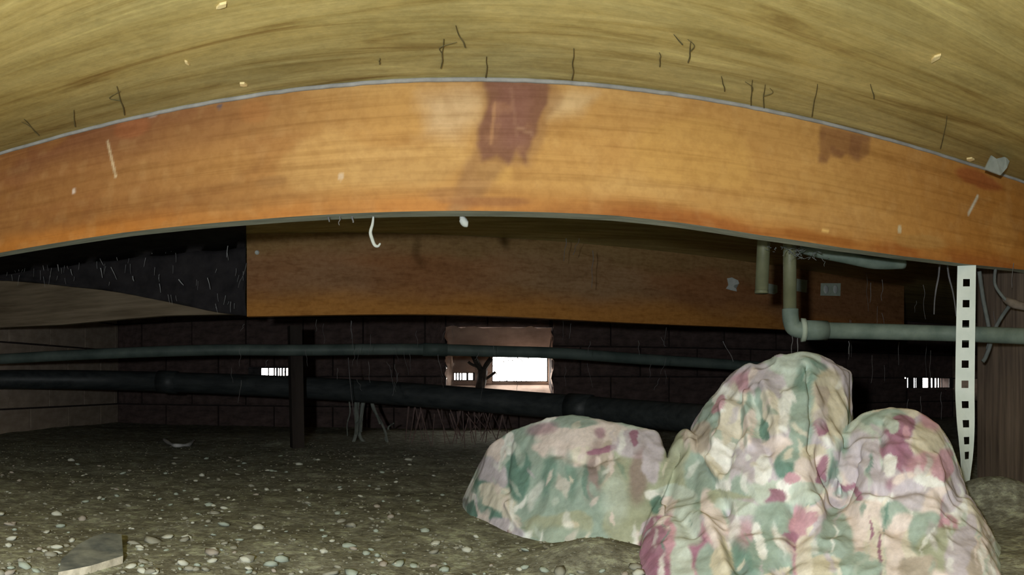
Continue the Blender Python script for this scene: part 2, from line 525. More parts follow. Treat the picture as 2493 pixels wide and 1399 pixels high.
vent('bright slot vent with vertical bars beside the white perforated strap', H_right[0] + 0.006, H_right[1] - 0.006, H_right[2] + 0.006, H_right[3] - 0.006, YB - 0.006, sr, fr=0.17)
vent('largest brightest vent opening, in the middle of the back wall', big[0] + 0.004, big[1] - 0.004, big[2] + 0.004, big[3] - 0.004, yo + 0.002, [])
ss = [(slot[0] + (slot[1] - slot[0]) * a, slot[0] + (slot[1] - slot[0]) * b) for a, b in ((0.10, 0.16), (0.24, 0.30), (0.36, 0.42), (0.60, 0.70), (0.90, 0.97))]
vent('little barred slot just left of the largest vent', slot[0] + 0.003, slot[1] - 0.003, slot[2] + 0.003, slot[3] - 0.003, yo + 0.002, ss)

# ------------------------------------------------------------------ near floor joist
JY, JT = 1.16, 0.038
def j_bottom(x):
    """underside of the near joist: slightly bowed"""
    px = CX + F * math.atan2(x, JY)
    d = np.interp(px, [-400, 0, 300, 600, 1140, 1500, 1660, 1850, 2050, 2200, 2350, 2493, 2900], [0, 0, -3, 0, 1, 2, 8, 19, 24, 22, 15, 2, 0])
    return 0.3063 - d / F * JY / math.cos(math.atan2(x, JY))
nx, nz = 900, 44
gx = np.linspace(XL, XR, 500)
gx = np.concatenate([np.linspace(XL, -1.3, 40)[:-1], np.linspace(-1.3, 1.75, 900), np.linspace(1.75, XR, 50)[1:]])
nx = len(gx)
zb = np.array([j_bottom(x) for x in gx])
T = np.linspace(0, 1, nz)
ZZ = zb[None, :] + (Z_CEIL - 0.0005 - zb[None, :]) * T[:, None]
XX = np.repeat(gx[None, :], nz, 0)
face = np.stack([XX.ravel(), np.full(XX.size, JY), ZZ.ravel()], -1)
nf = len(face)
back = np.stack([np.concatenate([gx, gx]), np.full(2 * nx, JY + JT), np.concatenate([zb, np.full(nx, Z_CEIL - 0.0005)])], -1)
V = np.concatenate([face, back])
I = np.arange(nf).reshape(nz, nx)
Q = list(np.stack([I[:-1, :-1], I[:-1, 1:], I[1:, 1:], I[1:, :-1]], -1).reshape(-1, 4))
b0 = nf + np.arange(nx); b1 = nf + nx + np.arange(nx)
nface = len(Q)
for i in range(nx - 1):
    Q.append((b0[i], b0[i + 1], I[0, i + 1], I[0, i]))      # underside
for i in range(nx - 1):
    Q.append((b1[i + 1], b1[i], I[-1, i], I[-1, i + 1]))
    Q.append((b0[i + 1], b0[i], b1[i], b1[i + 1]))
joist = obj_py('floor_joist', V, Q, M_joist)
joist.data.materials.append(M_under)
mi = np.zeros(len(Q), int); mi[nface:nface + nx - 1] = 1; mi[nface + nx - 1::1] = 0
joist.data.polygons.foreach_set('material_index', mi)
tag(joist, 'large bright orange wooden floor joist spanning the whole picture under the plywood', 'joist')

# varnish tone, stains and scuffs of the near joist (its own colours, the left end darkened further for weaker light), at pixel-free coordinates u = along, t = height 0..1
u = V[:, 0]; zbv = np.interp(u, gx, zb)
t = (V[:, 2] - zbv) / (Z_CEIL - zbv)
def jx(px): return JY * math.tan(az(px))
def jt(px, py):
    x = jx(px); z = (CY - py) / F * JY / math.cos(az(px)); b = j_bottom(x)
    return (z - b) / (Z_CEIL - b)
q2 = np.stack([u * 3, t * 1.5, 0 * u], -1)
nA = fbm(q2, 4, 31); nB = fbm(np.stack([u * 9, t * 4, 0 * u], -1), 4, 33); nC = fbm(np.stack([u * 40, t * 9, 0 * u], -1), 3, 35)
col = np.zeros((len(V), 3)) + np.array([0.61, 0.335, 0.105])
def blend(mask, c):
    global col
    col = col * (1 - mask[:, None]) + mask[:, None] * np.array(c)
blend(sstep(0.45, 0.70, nA) * 0.5, (0.70, 0.435, 0.17))
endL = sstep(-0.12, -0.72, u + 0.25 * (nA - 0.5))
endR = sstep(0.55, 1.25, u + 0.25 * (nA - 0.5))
blend(endL * 0.90, (0.345, 0.148, 0.046))  # red varnish, plus darkening in place of light falling off
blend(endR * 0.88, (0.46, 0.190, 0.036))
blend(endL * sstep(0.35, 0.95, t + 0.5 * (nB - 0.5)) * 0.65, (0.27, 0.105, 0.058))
low = sstep(0.22, 0.02, t + 0.10 * (nB - 0.5))
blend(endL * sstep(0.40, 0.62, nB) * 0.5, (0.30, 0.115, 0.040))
blend(low * 0.75, (0.55, 0.205, 0.035))
low2 = sstep(0.15, 0.02, t + 0.25 * (nB - 0.5)) * sstep(0.0, 0.3, u) 
blend(low2 * 0.8, (0.38, 0.125, 0.03))
def spot(px, py, rx, ry, c, a=1.0, rough=0.6, ns=nB):
    global col
    du = (u - jx(px)) / (rx / F * JY / math.cos(az(px)) ** 2)
    dt = (t - jt(px, py)) / (ry / 324.0)
    d = np.sqrt(du * du + dt * dt) + rough * (ns - 0.5) * 2
    m = sstep(1.15, 0.75, d) * a
    blend(m, c)
blend(sstep(0.50, 0.68, nB) * 0.35, (0.47, 0.225, 0.062))
blend(sstep(0.56, 0.74, nC) * 0.10, (0.76, 0.50, 0.22))
# pale scrubbed patches
spot(1000, 400, 160, 60, (0.68, 0.42, 0.16), 0.5)
spot(760, 400, 120, 70, (0.68, 0.41, 0.15), 0.5)
spot(1200, 420, 60, 30, (0.70, 0.40, 0.12), 0.8)
spot(1700, 380, 160, 90, (0.66, 0.38, 0.11), 0.5)
# large purple brown stain and its runs
def polymask(poly, soft, warp_px, ns1=None, ns2=None):
    """soft mask inside an outline on the joist's face, with a ragged edge"""
    pxv = CX + F * np.arctan2(u, JY) + warp_px * 2 * (nB - 0.5) + warp_px * (nC - 0.5)
    pyv_ = CY - F * V[:, 2] * np.cos(np.arctan2(u, JY)) / JY + warp_px * 2 * (nA - 0.5) + warp_px * 0.6 * (nB - 0.5)
    pt = np.stack([pxv, pyv_], -1)
    best = np.full(len(pt), 1e9); inside = np.zeros(len(pt), bool)
    for k_ in range(len(poly)):
        A = np.array(poly[k_], float); B = np.array(poly[(k_ + 1) % len(poly)], float)
        d = B - A
        s_ = np.clip((pt - A) @ d / (d @ d), 0, 1)
        best = np.minimum(best, np.linalg.norm(pt - A - s_[:, None] * d, axis=1))
        cond = (A[1] > pt[:, 1]) != (B[1] > pt[:, 1])
        xi = A[0] + (pt[:, 1] - A[1]) * d[0] / (d[1] if abs(d[1]) > 1e-6 else 1e-6)
        inside ^= cond & (pt[:, 0] < xi)
    sd = np.where(inside, best, -best)
    return sstep(-soft, soft, sd)
blend(polymask([(1020, 230), (1150, 215), (1182, 230), (1170, 290), (1110, 330), (1040, 320)], 34, 30) * 0.75, (0.74, 0.52, 0.30))
blend(polymask([(1335, 240), (1385, 222), (1450, 230), (1420, 270), (1350, 285)], 22, 22) * 0.85, (0.76, 0.53, 0.28))
blend(polymask([(1178, 195), (1350, 195), (1372, 255), (1350, 290), (1322, 340), (1290, 400), (1235, 395), (1180, 470), (1120, 520), (1090, 505), (1130, 420), (1150, 340), (1172, 290)], 14, 22) * 0.65, (0.38, 0.20, 0.085))
blend(polymask([(1184, 195), (1335, 195), (1338, 250), (1318, 300), (1296, 330), (1282, 395), (1262, 360), (1240, 395), (1205, 372), (1172, 385), (1158, 350), (1166, 300), (1190, 260)], 8, 20) * 0.92, (0.255, 0.115, 0.072))
blend(polymask([(1215, 205), (1300, 205), (1300, 290), (1270, 340), (1225, 350), (1205, 300)], 22, 26) * 0.55, (0.30, 0.135, 0.105))
blend(sstep(0.52, 0.66, nC) * polymask([(1190, 200), (1330, 200), (1300, 330), (1270, 380), (1180, 380)], 12, 14) * 0.55, (0.42, 0.21, 0.12))
spot(1200, 490, 120, 16, (0.36, 0.15, 0.05), 0.75, 0.8)
spot(1100, 470, 60, 20, (0.45, 0.22, 0.08), 0.6, 0.8)
# darker square stain on the right with streaks
blend(polymask([(1994, 300), (2122, 328), (2116, 372), (2092, 392), (2070, 372), (2046, 382), (2024, 372), (2012, 392), (1992, 390)], 6, 9) * 0.80, (0.31, 0.145, 0.058))
blend(sstep(0.50, 0.62, nC) * polymask([(1994, 310), (2122, 335), (2110, 385), (1992, 392)], 8, 8) * 0.5, (0.24, 0.105, 0.05))
spot(660, 440, 50, 18, (0.42, 0.22, 0.08), 0.55, 0.6)
spot(620, 270, 40, 30, (0.50, 0.22, 0.07), 0.6, 0.6)
spot(320, 310, 40, 30, (0.45, 0.16, 0.065), 0.6, 0.6)
spot(1600, 560, 90, 14, (0.42, 0.17, 0.06), 0.6, 0.7)
spot(2000, 580, 160, 22, (0.40, 0.145, 0.03), 0.8, 0.7)
spot(2240, 590, 60, 20, (0.50, 0.30, 0.10), 0.5, 0.7)
spot(2390, 440, 60, 26, (0.40, 0.115, 0.035), 0.8, 0.6)
spot(2440, 560, 30, 80, (0.60, 0.30, 0.08), 0.6, 0.5)
# scuffs and paint flecks
spot(375, 275, 26, 7, (0.74, 0.76, 0.80), 0.9, 0.5, nC)
spot(535, 260, 9, 5, (0.16, 0.14, 0.17), 0.9, 0.2, nC)
spot(180, 465, 4, 8, (0.86, 0.72, 0.62), 0.9, 0.1, nC)
spot(830, 430, 6, 9, (0.82, 0.66, 0.50), 0.7, 0.2, nC)
spot(2190, 558, 5, 10, (0.66, 0.60, 0.42), 0.8, 0.2, nC)
spot(2010, 560, 10, 5, (0.95, 0.62, 0.22), 0.9, 0.2, nC)
def scratch(x0, y0, x1, y1, w, c, a=0.9):
    global col
    A = np.array([jx(x0), jt(x0, y0) * 0.235]); B = np.array([jx(x1), jt(x1, y1) * 0.235])
    pts = np.stack([u, t * 0.235], -1) - A
    d = B - A; L = np.dot(d, d)
    s = np.clip(pts @ d / L, 0, 1)
    dist = np.linalg.norm(pts - s[:, None] * d, axis=1)
    blend(sstep(w * 1.6, w * 0.4, dist) * a, c)
scratch(262, 345, 282, 430, 0.0025, (0.78, 0.62, 0.40), 0.8)
scratch(2380, 478, 2358, 520, 0.0035, (0.66, 0.62, 0.50), 0.95)
scratch(1205, 250, 1195, 350, 0.003, (0.56, 0.30, 0.15), 0.6)
scratch(1245, 215, 1258, 330, 0.003, (0.36, 0.18, 0.12), 0.6)
scratch(1260, 310, 1295, 325, 0.003, (0.46, 0.26, 0.17), 0.7)
scratch(610, 455, 690, 340, 0.006, (0.50, 0.25, 0.08), 0.4)
col[nf:] = (0.22, 0.16, 0.09)
set_cols(joist.data, np.clip(col, 0, 1))

# grey bead of glue where the joist meets the plywood
bm = bmesh.new()
pts = []
for i in range(0, 160):
    x = -1.3 + 3.05 * i / 159
    pts.append((x, JY - 0.0012, Z_CEIL - 0.0025 + 0.0012 * (random.random() - 0.5)))
bm_tube(bm, pts, 0.0042, 6)
g = obj_bm('glue_bead', bm, M_glue, joist, True)
g['label'] = 'thin grey bead of glue along the top of the joist'

# ------------------------------------------------------------------ second joist, behind, turned a little
A2, D2, ZB2 = az(815), 2.345, 0.2465
n2 = Vector((math.sin(A2), math.cos(A2), 0)); e2 = Vector((math.cos(A2), -math.sin(A2), 0))
def s2(px): return D2 * math.tan(az(px) - A2)
def j2pt(px, py, off=0.0):
    """point on the face of the second joist, off metres in front of it"""
    a = az(px); r = (D2 - off) / math.cos(a - A2)
    return P(px, py, r)
sa, sb = s2(601), s2(2201)
gx2 = np.linspace(sa, sb, 300); nz = 36
hz = np.linspace(ZB2, Z_CEIL - 0.0005, nz)
S, ZZ = np.meshgrid(gx2, hz)
ZZ = ZZ + (1 - (ZZ - ZB2) / (Z_CEIL - ZB2)) * 0.004 * np.sin(S * 4.0)
front = np.stack([n2.x * D2 + e2.x * S.ravel(), n2.y * D2 + e2.y * S.ravel(), ZZ.ravel()], -1)
bk = front + np.array([n2.x, n2.y, 0]) * 0.04
nf2 = len(front)
I = np.arange(nf2).reshape(nz, 300)
Q = list(np.stack([I[:-1, :-1], I[:-1, 1:], I[1:, 1:], I[1:, :-1]], -1).reshape(-1, 4))
Q += list(np.stack([I[:-1, :-1], I[1:, :-1], I[1:, 1:], I[:-1, 1:]], -1).reshape(-1, 4) + nf2)
for i in range(299):
    Q.append((I[0, i] + nf2, I[0, i + 1] + nf2, I[0, i + 1], I[0, i])); Q.append((I[-1, i], I[-1, i + 1], I[-1, i + 1] + nf2, I[-1, i] + nf2))
for j in range(nz - 1):
    Q.append((I[j + 1, 0], I[j + 1, 0] + nf2, I[j, 0] + nf2, I[j, 0])); Q.append((I[j, -1], I[j, -1] + nf2, I[j + 1, -1] + nf2, I[j + 1, -1]))
joist2 = obj_py('floor_joist', np.concatenate([front, bk]), Q, M_joist_far)
tag(joist2, 'brown dusty wooden joist farther back behind the two vertical pipes', 'joist')
s = S.ravel(); t2 = (ZZ.ravel() - ZB2) / (Z_CEIL - ZB2)
a1_ = fbm(np.stack([s * 2.5, t2 * 2, 0 * s], -1), 4, 41); a2_ = fbm(np.stack([s * 8, t2 * 5, 0 * s], -1), 4, 43)
c2 = np.zeros((nf2, 3)) + np.array([0.32, 0.150, 0.065])
def blend2(m, c):
    global c2
    c2 = c2 * (1 - m[:, None]) + m[:, None] * np.array(c)
blend2(sstep(0.42, 0.7, a1_) * 0.8, (0.34, 0.195, 0.105))
blend2(sstep(s2(1000), s2(1350), s + 0.3 * (a1_ - 0.5)) * sstep(s2(1700), s2(1480), s + 0.3 * (a2_ - 0.5)) * sstep(0.05, 0.4, t2) * 0.7, (0.33, 0.22, 0.12))
blend2(sstep(0.42, 0.08, t2 + 0.20 * (a2_ - 0.5)) * 0.85, (0.50, 0.225, 0.050))
blend2(sstep(0.62, 0.9, t2 + 0.3 * (a2_ - 0.5)) * 0.8, (0.27, 0.175, 0.075))
blend2(sstep(s2(1850), s2(1990), s) * 0.6, (0.25, 0.105, 0.04))
set_cols(joist2.data, np.concatenate([np.clip(c2, 0, 1), np.clip(c2, 0, 1) * 0.6]))
# nail head near its left end
bm = bmesh.new()
p = Vector(j2pt(625, 614, 0.002))
bmesh.ops.create_cone(bm, cap_ends=True, segments=12, radius1=0.009, radius2=0.006, depth=0.006, matrix=Matrix.Translation(p) @ Matrix.Rotation(math.pi / 2, 4, 'X'))
o = obj_bm('nail_head', bm, M_white, joist2); o['label'] = 'pale nail head'

# pale scraps stuck on its face
def plate(name, poly, off, mat, th, label, cat, group=None):
    """thin plate from a pixel outline, standing on the second joist's face"""
    bm = bmesh.new()
    fr = [bm.verts.new(j2pt(x, y, off)) for x, y in poly]
    bk_ = [bm.verts.new(Vector(v.co) + n2 * th) for v in fr]
    bm.faces.new(fr); bm.faces.new(bk_[::-1])
    for i in range(len(fr)):
        j = (i + 1) % len(fr)
        bm.faces.new((fr[i], fr[j], bk_[j], bk_[i]))
    bmesh.ops.triangulate(bm, faces=[f for f in bm.faces if len(f.verts) > 4])
    return tag(obj_bm(name, bm, mat), label, cat, group)
plate('torn_scrap', [(1771, 677), (1782, 675), (1797, 682), (1800, 690), (1788, 694), (1786, 698), (1793, 703), (1794, 709), (1780, 706), (1768, 702), (1774, 693)], 0.004, M_white, 0.0035,
      'torn white scrap stuck on the rear joist left of the pipes', 'scrap')
plate('torn_scrap', [(1868, 689), (1893, 694), (1893, 712), (1885, 716), (1866, 713)], 0.004, M_palegreen, 0.0035,
      'pale green scrap on the rear joist between the two vertical pipes', 'scrap')
plate('torn_scrap', [(1941, 678), (1966, 682), (1964, 712), (1940, 708)], 0.004, M_palegreen, 0.0035,
      'pale green scrap just right of the elbowed pipe', 'scrap')
lab = plate('pale_tag', [(1999, 689), (2047, 689), (2046, 720), (1998, 719)], 0.003, M_palegreen, 0.0025,
      'pale square tag with two white lobes on the rear joist', 'tag')
for cx_ in (2011, 2034):
    bm = bmesh.new()
    for a in range(1):
        bmesh.ops.create_uvsphere(bm, u_segments=12, v_segments=8, radius=1.0, matrix=Matrix.Translation(Vector(j2pt(cx_, 704, 0.005))) @ Matrix.Rotation(-A2, 4, 'Z') @ Matrix.Diagonal((0.016, 0.006, 0.022, 1)))
    obj_bm('lobe', bm, M_white, lab, True)

# ------------------------------------------------------------------ black sheet standing in for a dark void, and board at the left
FY = 2.44
top_z = Z_CEIL - 0.002
low = [(-60, 676), (60, 686), (150, 694), (240, 704), (330, 718), (420, 737), (500, 754), (560, 764), (598, 768)]
rows = 10
vs, fs = [], []
cols_ = []
pl = []
for i in range(len(low) - 1):
    for k_ in range(4):
        f_ = k_ / 4
        pl.append((low[i][0] * (1 - f_) + low[i + 1][0] * f_, low[i][1] * (1 - f_) + low[i + 1][1] * f_))
pl.append(low[-1])
for px, py in pl:
    b = PY(px, py, FY)
    for j in range(rows + 1):
        z = b[2] + (top_z - b[2]) * j / rows
        wob = 0.012 * math.sin(px * 0.035 + j * 0.9) * (1 - j / rows)
        vs.append((b[0], FY + wob, z))
for i in range(len(pl) - 1):
    for j in range(rows):
        a = i * (rows + 1) + j
        fs.append((a, a + rows + 1, a + rows + 2, a + 1))
# upper flap, added to black out the subfloor towards the near joist
m0 = len(vs)
for i, (px, py) in enumerate(pl):
    x0 = PY(px, py, FY)[0]
    for j in range(5):
        f_ = j / 4
        y_ = FY - 0.62 * f_
        x1 = min(x0 * y_ / FY, x0 + 0.0) if False else x0 * (y_ / FY)
        vs.append((x1, y_ + 0.004, top_z - 0.002 - 0.004 * math.sin(px * 0.05 + j)))
for i in range(len(pl) - 1):
    a0_ = i * (rows + 1) + rows; a1__ = (i + 1) * (rows + 1) + rows
    fs.append((a0_, a1__, m0 + (i + 1) * 5, m0 + i * 5))
    for j in range(4):
        a = m0 + i * 5 + j
        fs.append((a, a + 5, a + 6, a + 1))
void_sheet = obj_py('dark_void_sheet', vs, fs, M_void, smooth=True)
mod = void_sheet.modifiers.new('thickness', 'SOLIDIFY'); mod.thickness = 0.003
tag(void_sheet, 'black sheet standing in for the dark void left of the rear joist, flecked with cobweb', 'sheet')

BY = 2.56
bm = bmesh.new()
poly = [(-60, 660), (560, 740), (590, 764), (400, 768), (150, 790), (-60, 800)]
fr = [bm.verts.new(PY(x, y, BY)) for x, y in poly]
bk_ = [bm.verts.new(Vector(v.co) + Vector((0, 0.04, 0))) for v in fr]
bm.faces.new(fr); bm.faces.new(bk_[::-1])
for i in range(len(fr)):
    j = (i + 1) % len(fr)
    bm.faces.new((fr[i], fr[j], bk_[j], bk_[i]))
bmesh.ops.triangulate(bm, faces=[f for f in bm.faces if len(f.verts) > 4])
tag(obj_bm('weathered_board', bm, M_board), 'tapering greyish brown board showing below the black void sheet at far left', 'board')

# ------------------------------------------------------------------ pipes
def R(px, py, r): return Vector(P(px, py, r))
# vertical olive pipe, ends against the joist
rp = 1.62
tp = empty('riser_pipe', R(1855, 714, rp))
tag(tp, 'vertical olive pipe dropping below the near joist, left of the elbowed pipe', 'pipe')
bm = bmesh.new()
a, b = R(1857, 700, rp), R(1866, 560, rp)
a2, b2 = R(1854, 712, rp) - tp.location, Vector((R(1867, 560, rp).x, R(1867, 560, rp).y, Z_CEIL - 0.002)) - tp.location
bm_tube(bm, [a2, b2], 0.0165, 20)
obj_bm('riser', bm, M_pipe_olive, tp, True)
bm = bmesh.new()
bm_tube(bm, [a2 + Vector((0, 0, -0.002)), a2 + Vector((0, 0, 0.006))], 0.0172, 20)
obj_bm('pipe_end', bm, M_pipe_olive, tp, True)

# drain pipe: riser, elbow, collar, run to the right
rp = 1.60
base = R(1925, 800, rp)
tp = empty('elbowed_pipe', base)
tag(tp, 'greenish pipe turning through an elbow to run right behind the white strap', 'pipe')
def loc(p): return Vector(p) - base
top = R(1922, 640, rp); top.z = Z_CEIL - 0.002
bm = bmesh.new(); bm_tube(bm, [loc(R(1923, 765, rp)), loc(top)], 0.0165, 20)
obj_bm('riser', bm, M_pipe_olive, tp, True)
bm = bmesh.new()
e_pts = spline([R(1924, 752, rp), R(1925, 775, rp), R(1932, 797, rp), R(1955, 804, rp), R(1968, 804, rp)], 6)
bm_tube(bm, [loc(p) for p in e_pts], [0.0205] * len(e_pts), 20)
obj_bm('elbow', bm, M_pipe_green, tp, True)
run = [R(1955, 803, rp), R(2100, 806, 1.66), R(2330, 812, 1.70), R(2493, 818, 1.63), R(2550, 820, 1.57)]
bm = bmesh.new(); bm_tube(bm, [loc(p) for p in spline(run, 8)], 0.0205, 20)
obj_bm('run', bm, M_pipe_green, tp, True)
for q0, q1, rr, nm in ((1950, 1960, 0.029, 'collar'), (1962, 2012, 0.0245, 'coupling')):
    def onrun(px): return R(px, np.interp(px, [1955, 2100], [803, 806]), np.interp(px, [1955, 2100], [1.60, 1.66]))
    bm = bmesh.new(); bm_tube(bm, [loc(onrun(q0)), loc(onrun(q1))], rr, 20)
    o = obj_bm(nm, bm, M_pipe_green if nm == 'coupling' else M_palegreen, tp, True)
# sloping branch tucked under the near joist
bm = bmesh.new()
bp = [R(1952, 602, 1.66), R(1990, 612, 1.65), R(2060, 626, 1.64), R(2130, 640, 1.68), R(2200, 640, 1.72)]
base2 = Vector(bp[1])
bm_tube(bm, [p - base2 for p in spline(bp, 6)], 0.0155, 16)
o = obj_bm('branch_pipe', bm, M_pipe_green, None, True); o.location = base2
tag(o, 'short sloping green pipe tucked under the near joist above the pale tag', 'pipe')

# upper slim dark pipe and the thick black drain below it
def pipe_run(name, pts, rad, mat, label, rings):
    pts = spline(pts, 8)
    b = Vector(pts[0])
    t_ = empty(name, b); tag(t_, label, 'pipe')
    bm = bmesh.new(); bm_tube(bm, [p - b for p in pts], rad, 20)
    obj_bm('tube', bm, mat, t_, True)
    for f_ in rings:
        i = int(f_ * (len(pts) - 2))
        d = (pts[i + 1] - pts[i]).normalized()
        bm = bmesh.new(); bm_tube(bm, [pts[i] - b, pts[i] - b + d * 0.11], rad * 1.13, 20)
        obj_bm('coupling', bm, mat, t_, True)
    return t_
u_pts = [R(-60, 877, 3.40), R(30, 872, 3.32), R(200, 863, 3.2), R(500, 852, 3.05), R(730, 852, 3.0), R(1000, 850, 2.97), R(1210, 855, 3.0), R(1373, 860, 3.05), R(1550, 873, 3.15), R(1760, 886, 3.3), R(2020, 905, 3.45)]
pipe_run('supply_pipe', u_pts, 0.026, M_dark_pipe, 'slim dark green pipe crossing above the bright vents', [0.52])
d_pts = [R(-60, 925, 3.78), R(60, 923, 3.80), R(300, 926, 3.75), R(700, 941, 3.40), R(1000, 960, 3.14), R(1350, 988, 2.92), R(1600, 1010, 2.62), R(1760, 1022, 2.45), R(2000, 1030, 2.5)]
pipe_run('drain_pipe', d_pts, 0.056, M_black_pipe, 'thick black drain pipe sloping across below the vents to behind the quilt', [0.30, 0.66])

# thin dark stake
bm = bmesh.new()
rs = 3.05
tops = [(706, 792), (735, 792)]; bots = [(713, 1100), (742, 1118)]
fr = [bm.verts.new(R(x, y, rs)) for x, y in (bots[0], (727, 1128), bots[1], (738, 900), tops[1], tops[0], (708, 900))]
bk_ = [bm.verts.new(Vector(v.co) + Vector((-0.28 * 0.09, 0.045, 0))) for v in fr]
bm.faces.new(fr); bm.faces.new(bk_[::-1])
for i in range(len(fr)):
    j = (i + 1) % len(fr)
    bm.faces.new((fr[i], fr[j], bk_[j], bk_[i]))
bmesh.ops.triangulate(bm, faces=[f for f in bm.faces if len(f.verts) > 4])
tag(obj_bm('stake', bm, M_stake), 'thin dark wooden stake standing right of the small slot vent', 'stake')

# brown pier under the near joist at the right edge
A_ = Vector((1.50, 1.53, 0)); B_ = Vector((1.36, 1.20, 0)); D_ = Vector((1.22, 0.90, 0))
out_ = Vector((0.34, 0.05, 0))
bm = bmesh.new()
def prism(bm, p0, p1, z0, z1):
    c_ = [p0, p1, p1 + out_, p0 + out_]
    lo = [bm.verts.new((p.x, p.y, z0)) for p in c_]; hi = [bm.verts.new((p.x, p.y, z1)) for p in c_]
    bm.faces.new(lo[::-1]); bm.faces.new(hi)
    for i in range(4):
        j = (i + 1) % 4
        bm.faces.new((lo[i], lo[j], hi[j], hi[i]))
prism(bm, A_, B_, H_GROUND - 0.05, Z_CEIL - 0.001)
prism(bm, B_, D_, H_GROUND - 0.05, 0.296)
M_pier = simple('pier', (0.13, 0.095, 0.072), (0.30, 0.225, 0.165), 7, 0.95, (6, 6, 0.5), bstr=0.4)
tag(obj_bm('support_pier', bm, M_pier), 'rough brown pier at the right edge behind the grey cord', 'pier')

# ------------------------------------------------------------------ perforated strap
rs = 1.625
ztop = j_bottom(R(2352, 640, rs).x) + 0.0
p_top = R(2354, 640, rs)
t_st = empty('perforated_strap', (p_top.x, p_top.y, ztop))
tag(t_st, 'white perforated metal strap hanging from the near joist to the ground at right', 'strap')
holes_py = [688, 739, 788, 837, 886, 935, 984, 1031, 1072, 1108]
# centre line as (py, px, half width px, twist)
prof = [(618, 2354, 22.5, 0.0), (860, 2350, 23.5, 0.02), (960, 2349, 23.5, 0.05), (1020, 2351, 22.5, 0.22), (1065, 2353, 21.5, 0.50), (1110, 2354, 21, 0.80), (1150, 2352, 21, 1.0), (1188, 2349, 20, 1.1)]
pyv = [p[0] for p in prof]
def st(py):
    return [np.interp(py, pyv, [p[i] for p in prof]) for i in (1, 2, 3)]
ys = sorted({618.0, 1188.0} | {float(h - 9) for h in holes_py} | {float(h + 9) for h in holes_py} | {float(y) for y in range(640, 1188, 24)})
uu = [-1.0, -0.82, -0.36, 0.36, 0.82, 1.0]
vid = {}
bm = bmesh.new()
for i, py in enumerate(ys):
    px, hw, tw = st(py)
    c0 = R(px, py, rs)
    a = az(px)
    right = Vector((math.cos(a), -math.sin(a), 0)); fwd = Vector((math.sin(a), math.cos(a), 0))
    for j, u_ in enumerate(uu):
        w_ = u_ * hw / F * rs
        cup = 0.004 * (u_ * u_) * min(1, tw * 2)
        vid[i, j] = bm.verts.new(c0 + right * (w_ * math.cos(tw)) + fwd * (w_ * math.sin(tw) - cup) - t_st.location)
for i in range(len(ys) - 1):
    for j in range(len(uu) - 1):
        ym = (ys[i] + ys[i + 1]) / 2
        if j == 2 and any(abs(ym - h) < 8.5 for h in holes_py): continue
        bm.faces.new((vid[i, j], vid[i, j + 1], vid[i + 1, j + 1], vid[i + 1, j]))
band_ = obj_bm('band', bm, M_strap, t_st)
mod = band_.modifiers.new('thickness', 'SOLIDIFY'); mod.thickness = 0.0016; mod.offset = 0
bm = bmesh.new()
c0 = R(2354, 634, rs - 0.006) - t_st.location
bmesh.ops.create_cone(bm, cap_ends=True, segments=12, radius1=0.007, radius2=0.005, depth=0.006, matrix=Matrix.Translation(c0) @ Matrix.Rotation(math.pi / 2, 4, 'X'))
obj_bm('nail_head', bm, M_steel, t_st)

# grey cord loop behind the strap
bm = bmesh.new()
cp = [R(2384, 660, 1.72), R(2394, 730, 1.74), R(2406, 790, 1.75), R(2412, 830, 1.76), R(2400, 868, 1.78), R(2392, 880, 1.78)]
cp2 = [R(2424, 650, 1.72), R(2422, 690, 1.73), R(2440, 720, 1.73), R(2462, 738, 1.73), R(2500, 748, 1.72)]
cp3 = [R(2462, 738, 1.73), R(2436, 775, 1.77), R(2414, 818, 1.77), R(2404, 850, 1.78)]
b = Vector(cp[0])
for c_, r_ in ((cp, 0.006), (cp2, 0.0045), (cp3, 0.0055)):
    bm_tube(bm, [p - b for p in spline(c_, 6)], r_, 8)
o = obj_bm('grey_cord', bm, M_greywire, None, True); o.location = b
tag(o, 'loose grey forked cord hanging right of the white strap', 'cord')
bm = bmesh.new()
cl = [R(2444, 727, 1.75), R(2466, 738, 1.72), R(2490, 745, 1.72), R(2520, 750, 1.70)]
b = Vector(cl[0])
bm_tube(bm, [p - b for p in spline(cl, 5)], [0.006 + 0.006 * math.sin(min(1, i / 8) * 2.2) for i in range(16)], 10)
o = obj_bm('rag_scrap', bm, simple('pinkish_rag', (0.14, 0.115, 0.09), (0.26, 0.21, 0.17), 30), None, True); o.location = b
tag(o, 'pinkish scrap of rag at the right edge on the grey cord', 'rag')

# dull metal clip on the upper right corner of the near joist
bm = bmesh.new()
poly = [(2398, 411), (2414, 378), (2426, 386), (2436, 392), (2448, 381), (2458, 392), (2452, 408), (2442, 420), (2436, 426)]
fr = [bm.verts.new(PY(x, y, 1.070 + 0.002 * (i % 2))) for i, (x, y) in enumerate(poly)]
bk_ = [bm.verts.new(Vector(v.co) + Vector((0, 0.004, 0))) for v in fr]
bm.faces.new(fr); bm.faces.new(bk_[::-1])
for i in range(len(fr)):
    j = (i + 1) % len(fr)
    bm.faces.new((fr[i], fr[j], bk_[j], bk_[i]))
bmesh.ops.triangulate(bm, faces=[f for f in bm.faces if len(f.verts) > 4])
tag(obj_bm('metal_clip', bm, M_steel), 'small bent grey metal clip at the top right of the near joist', 'clip')

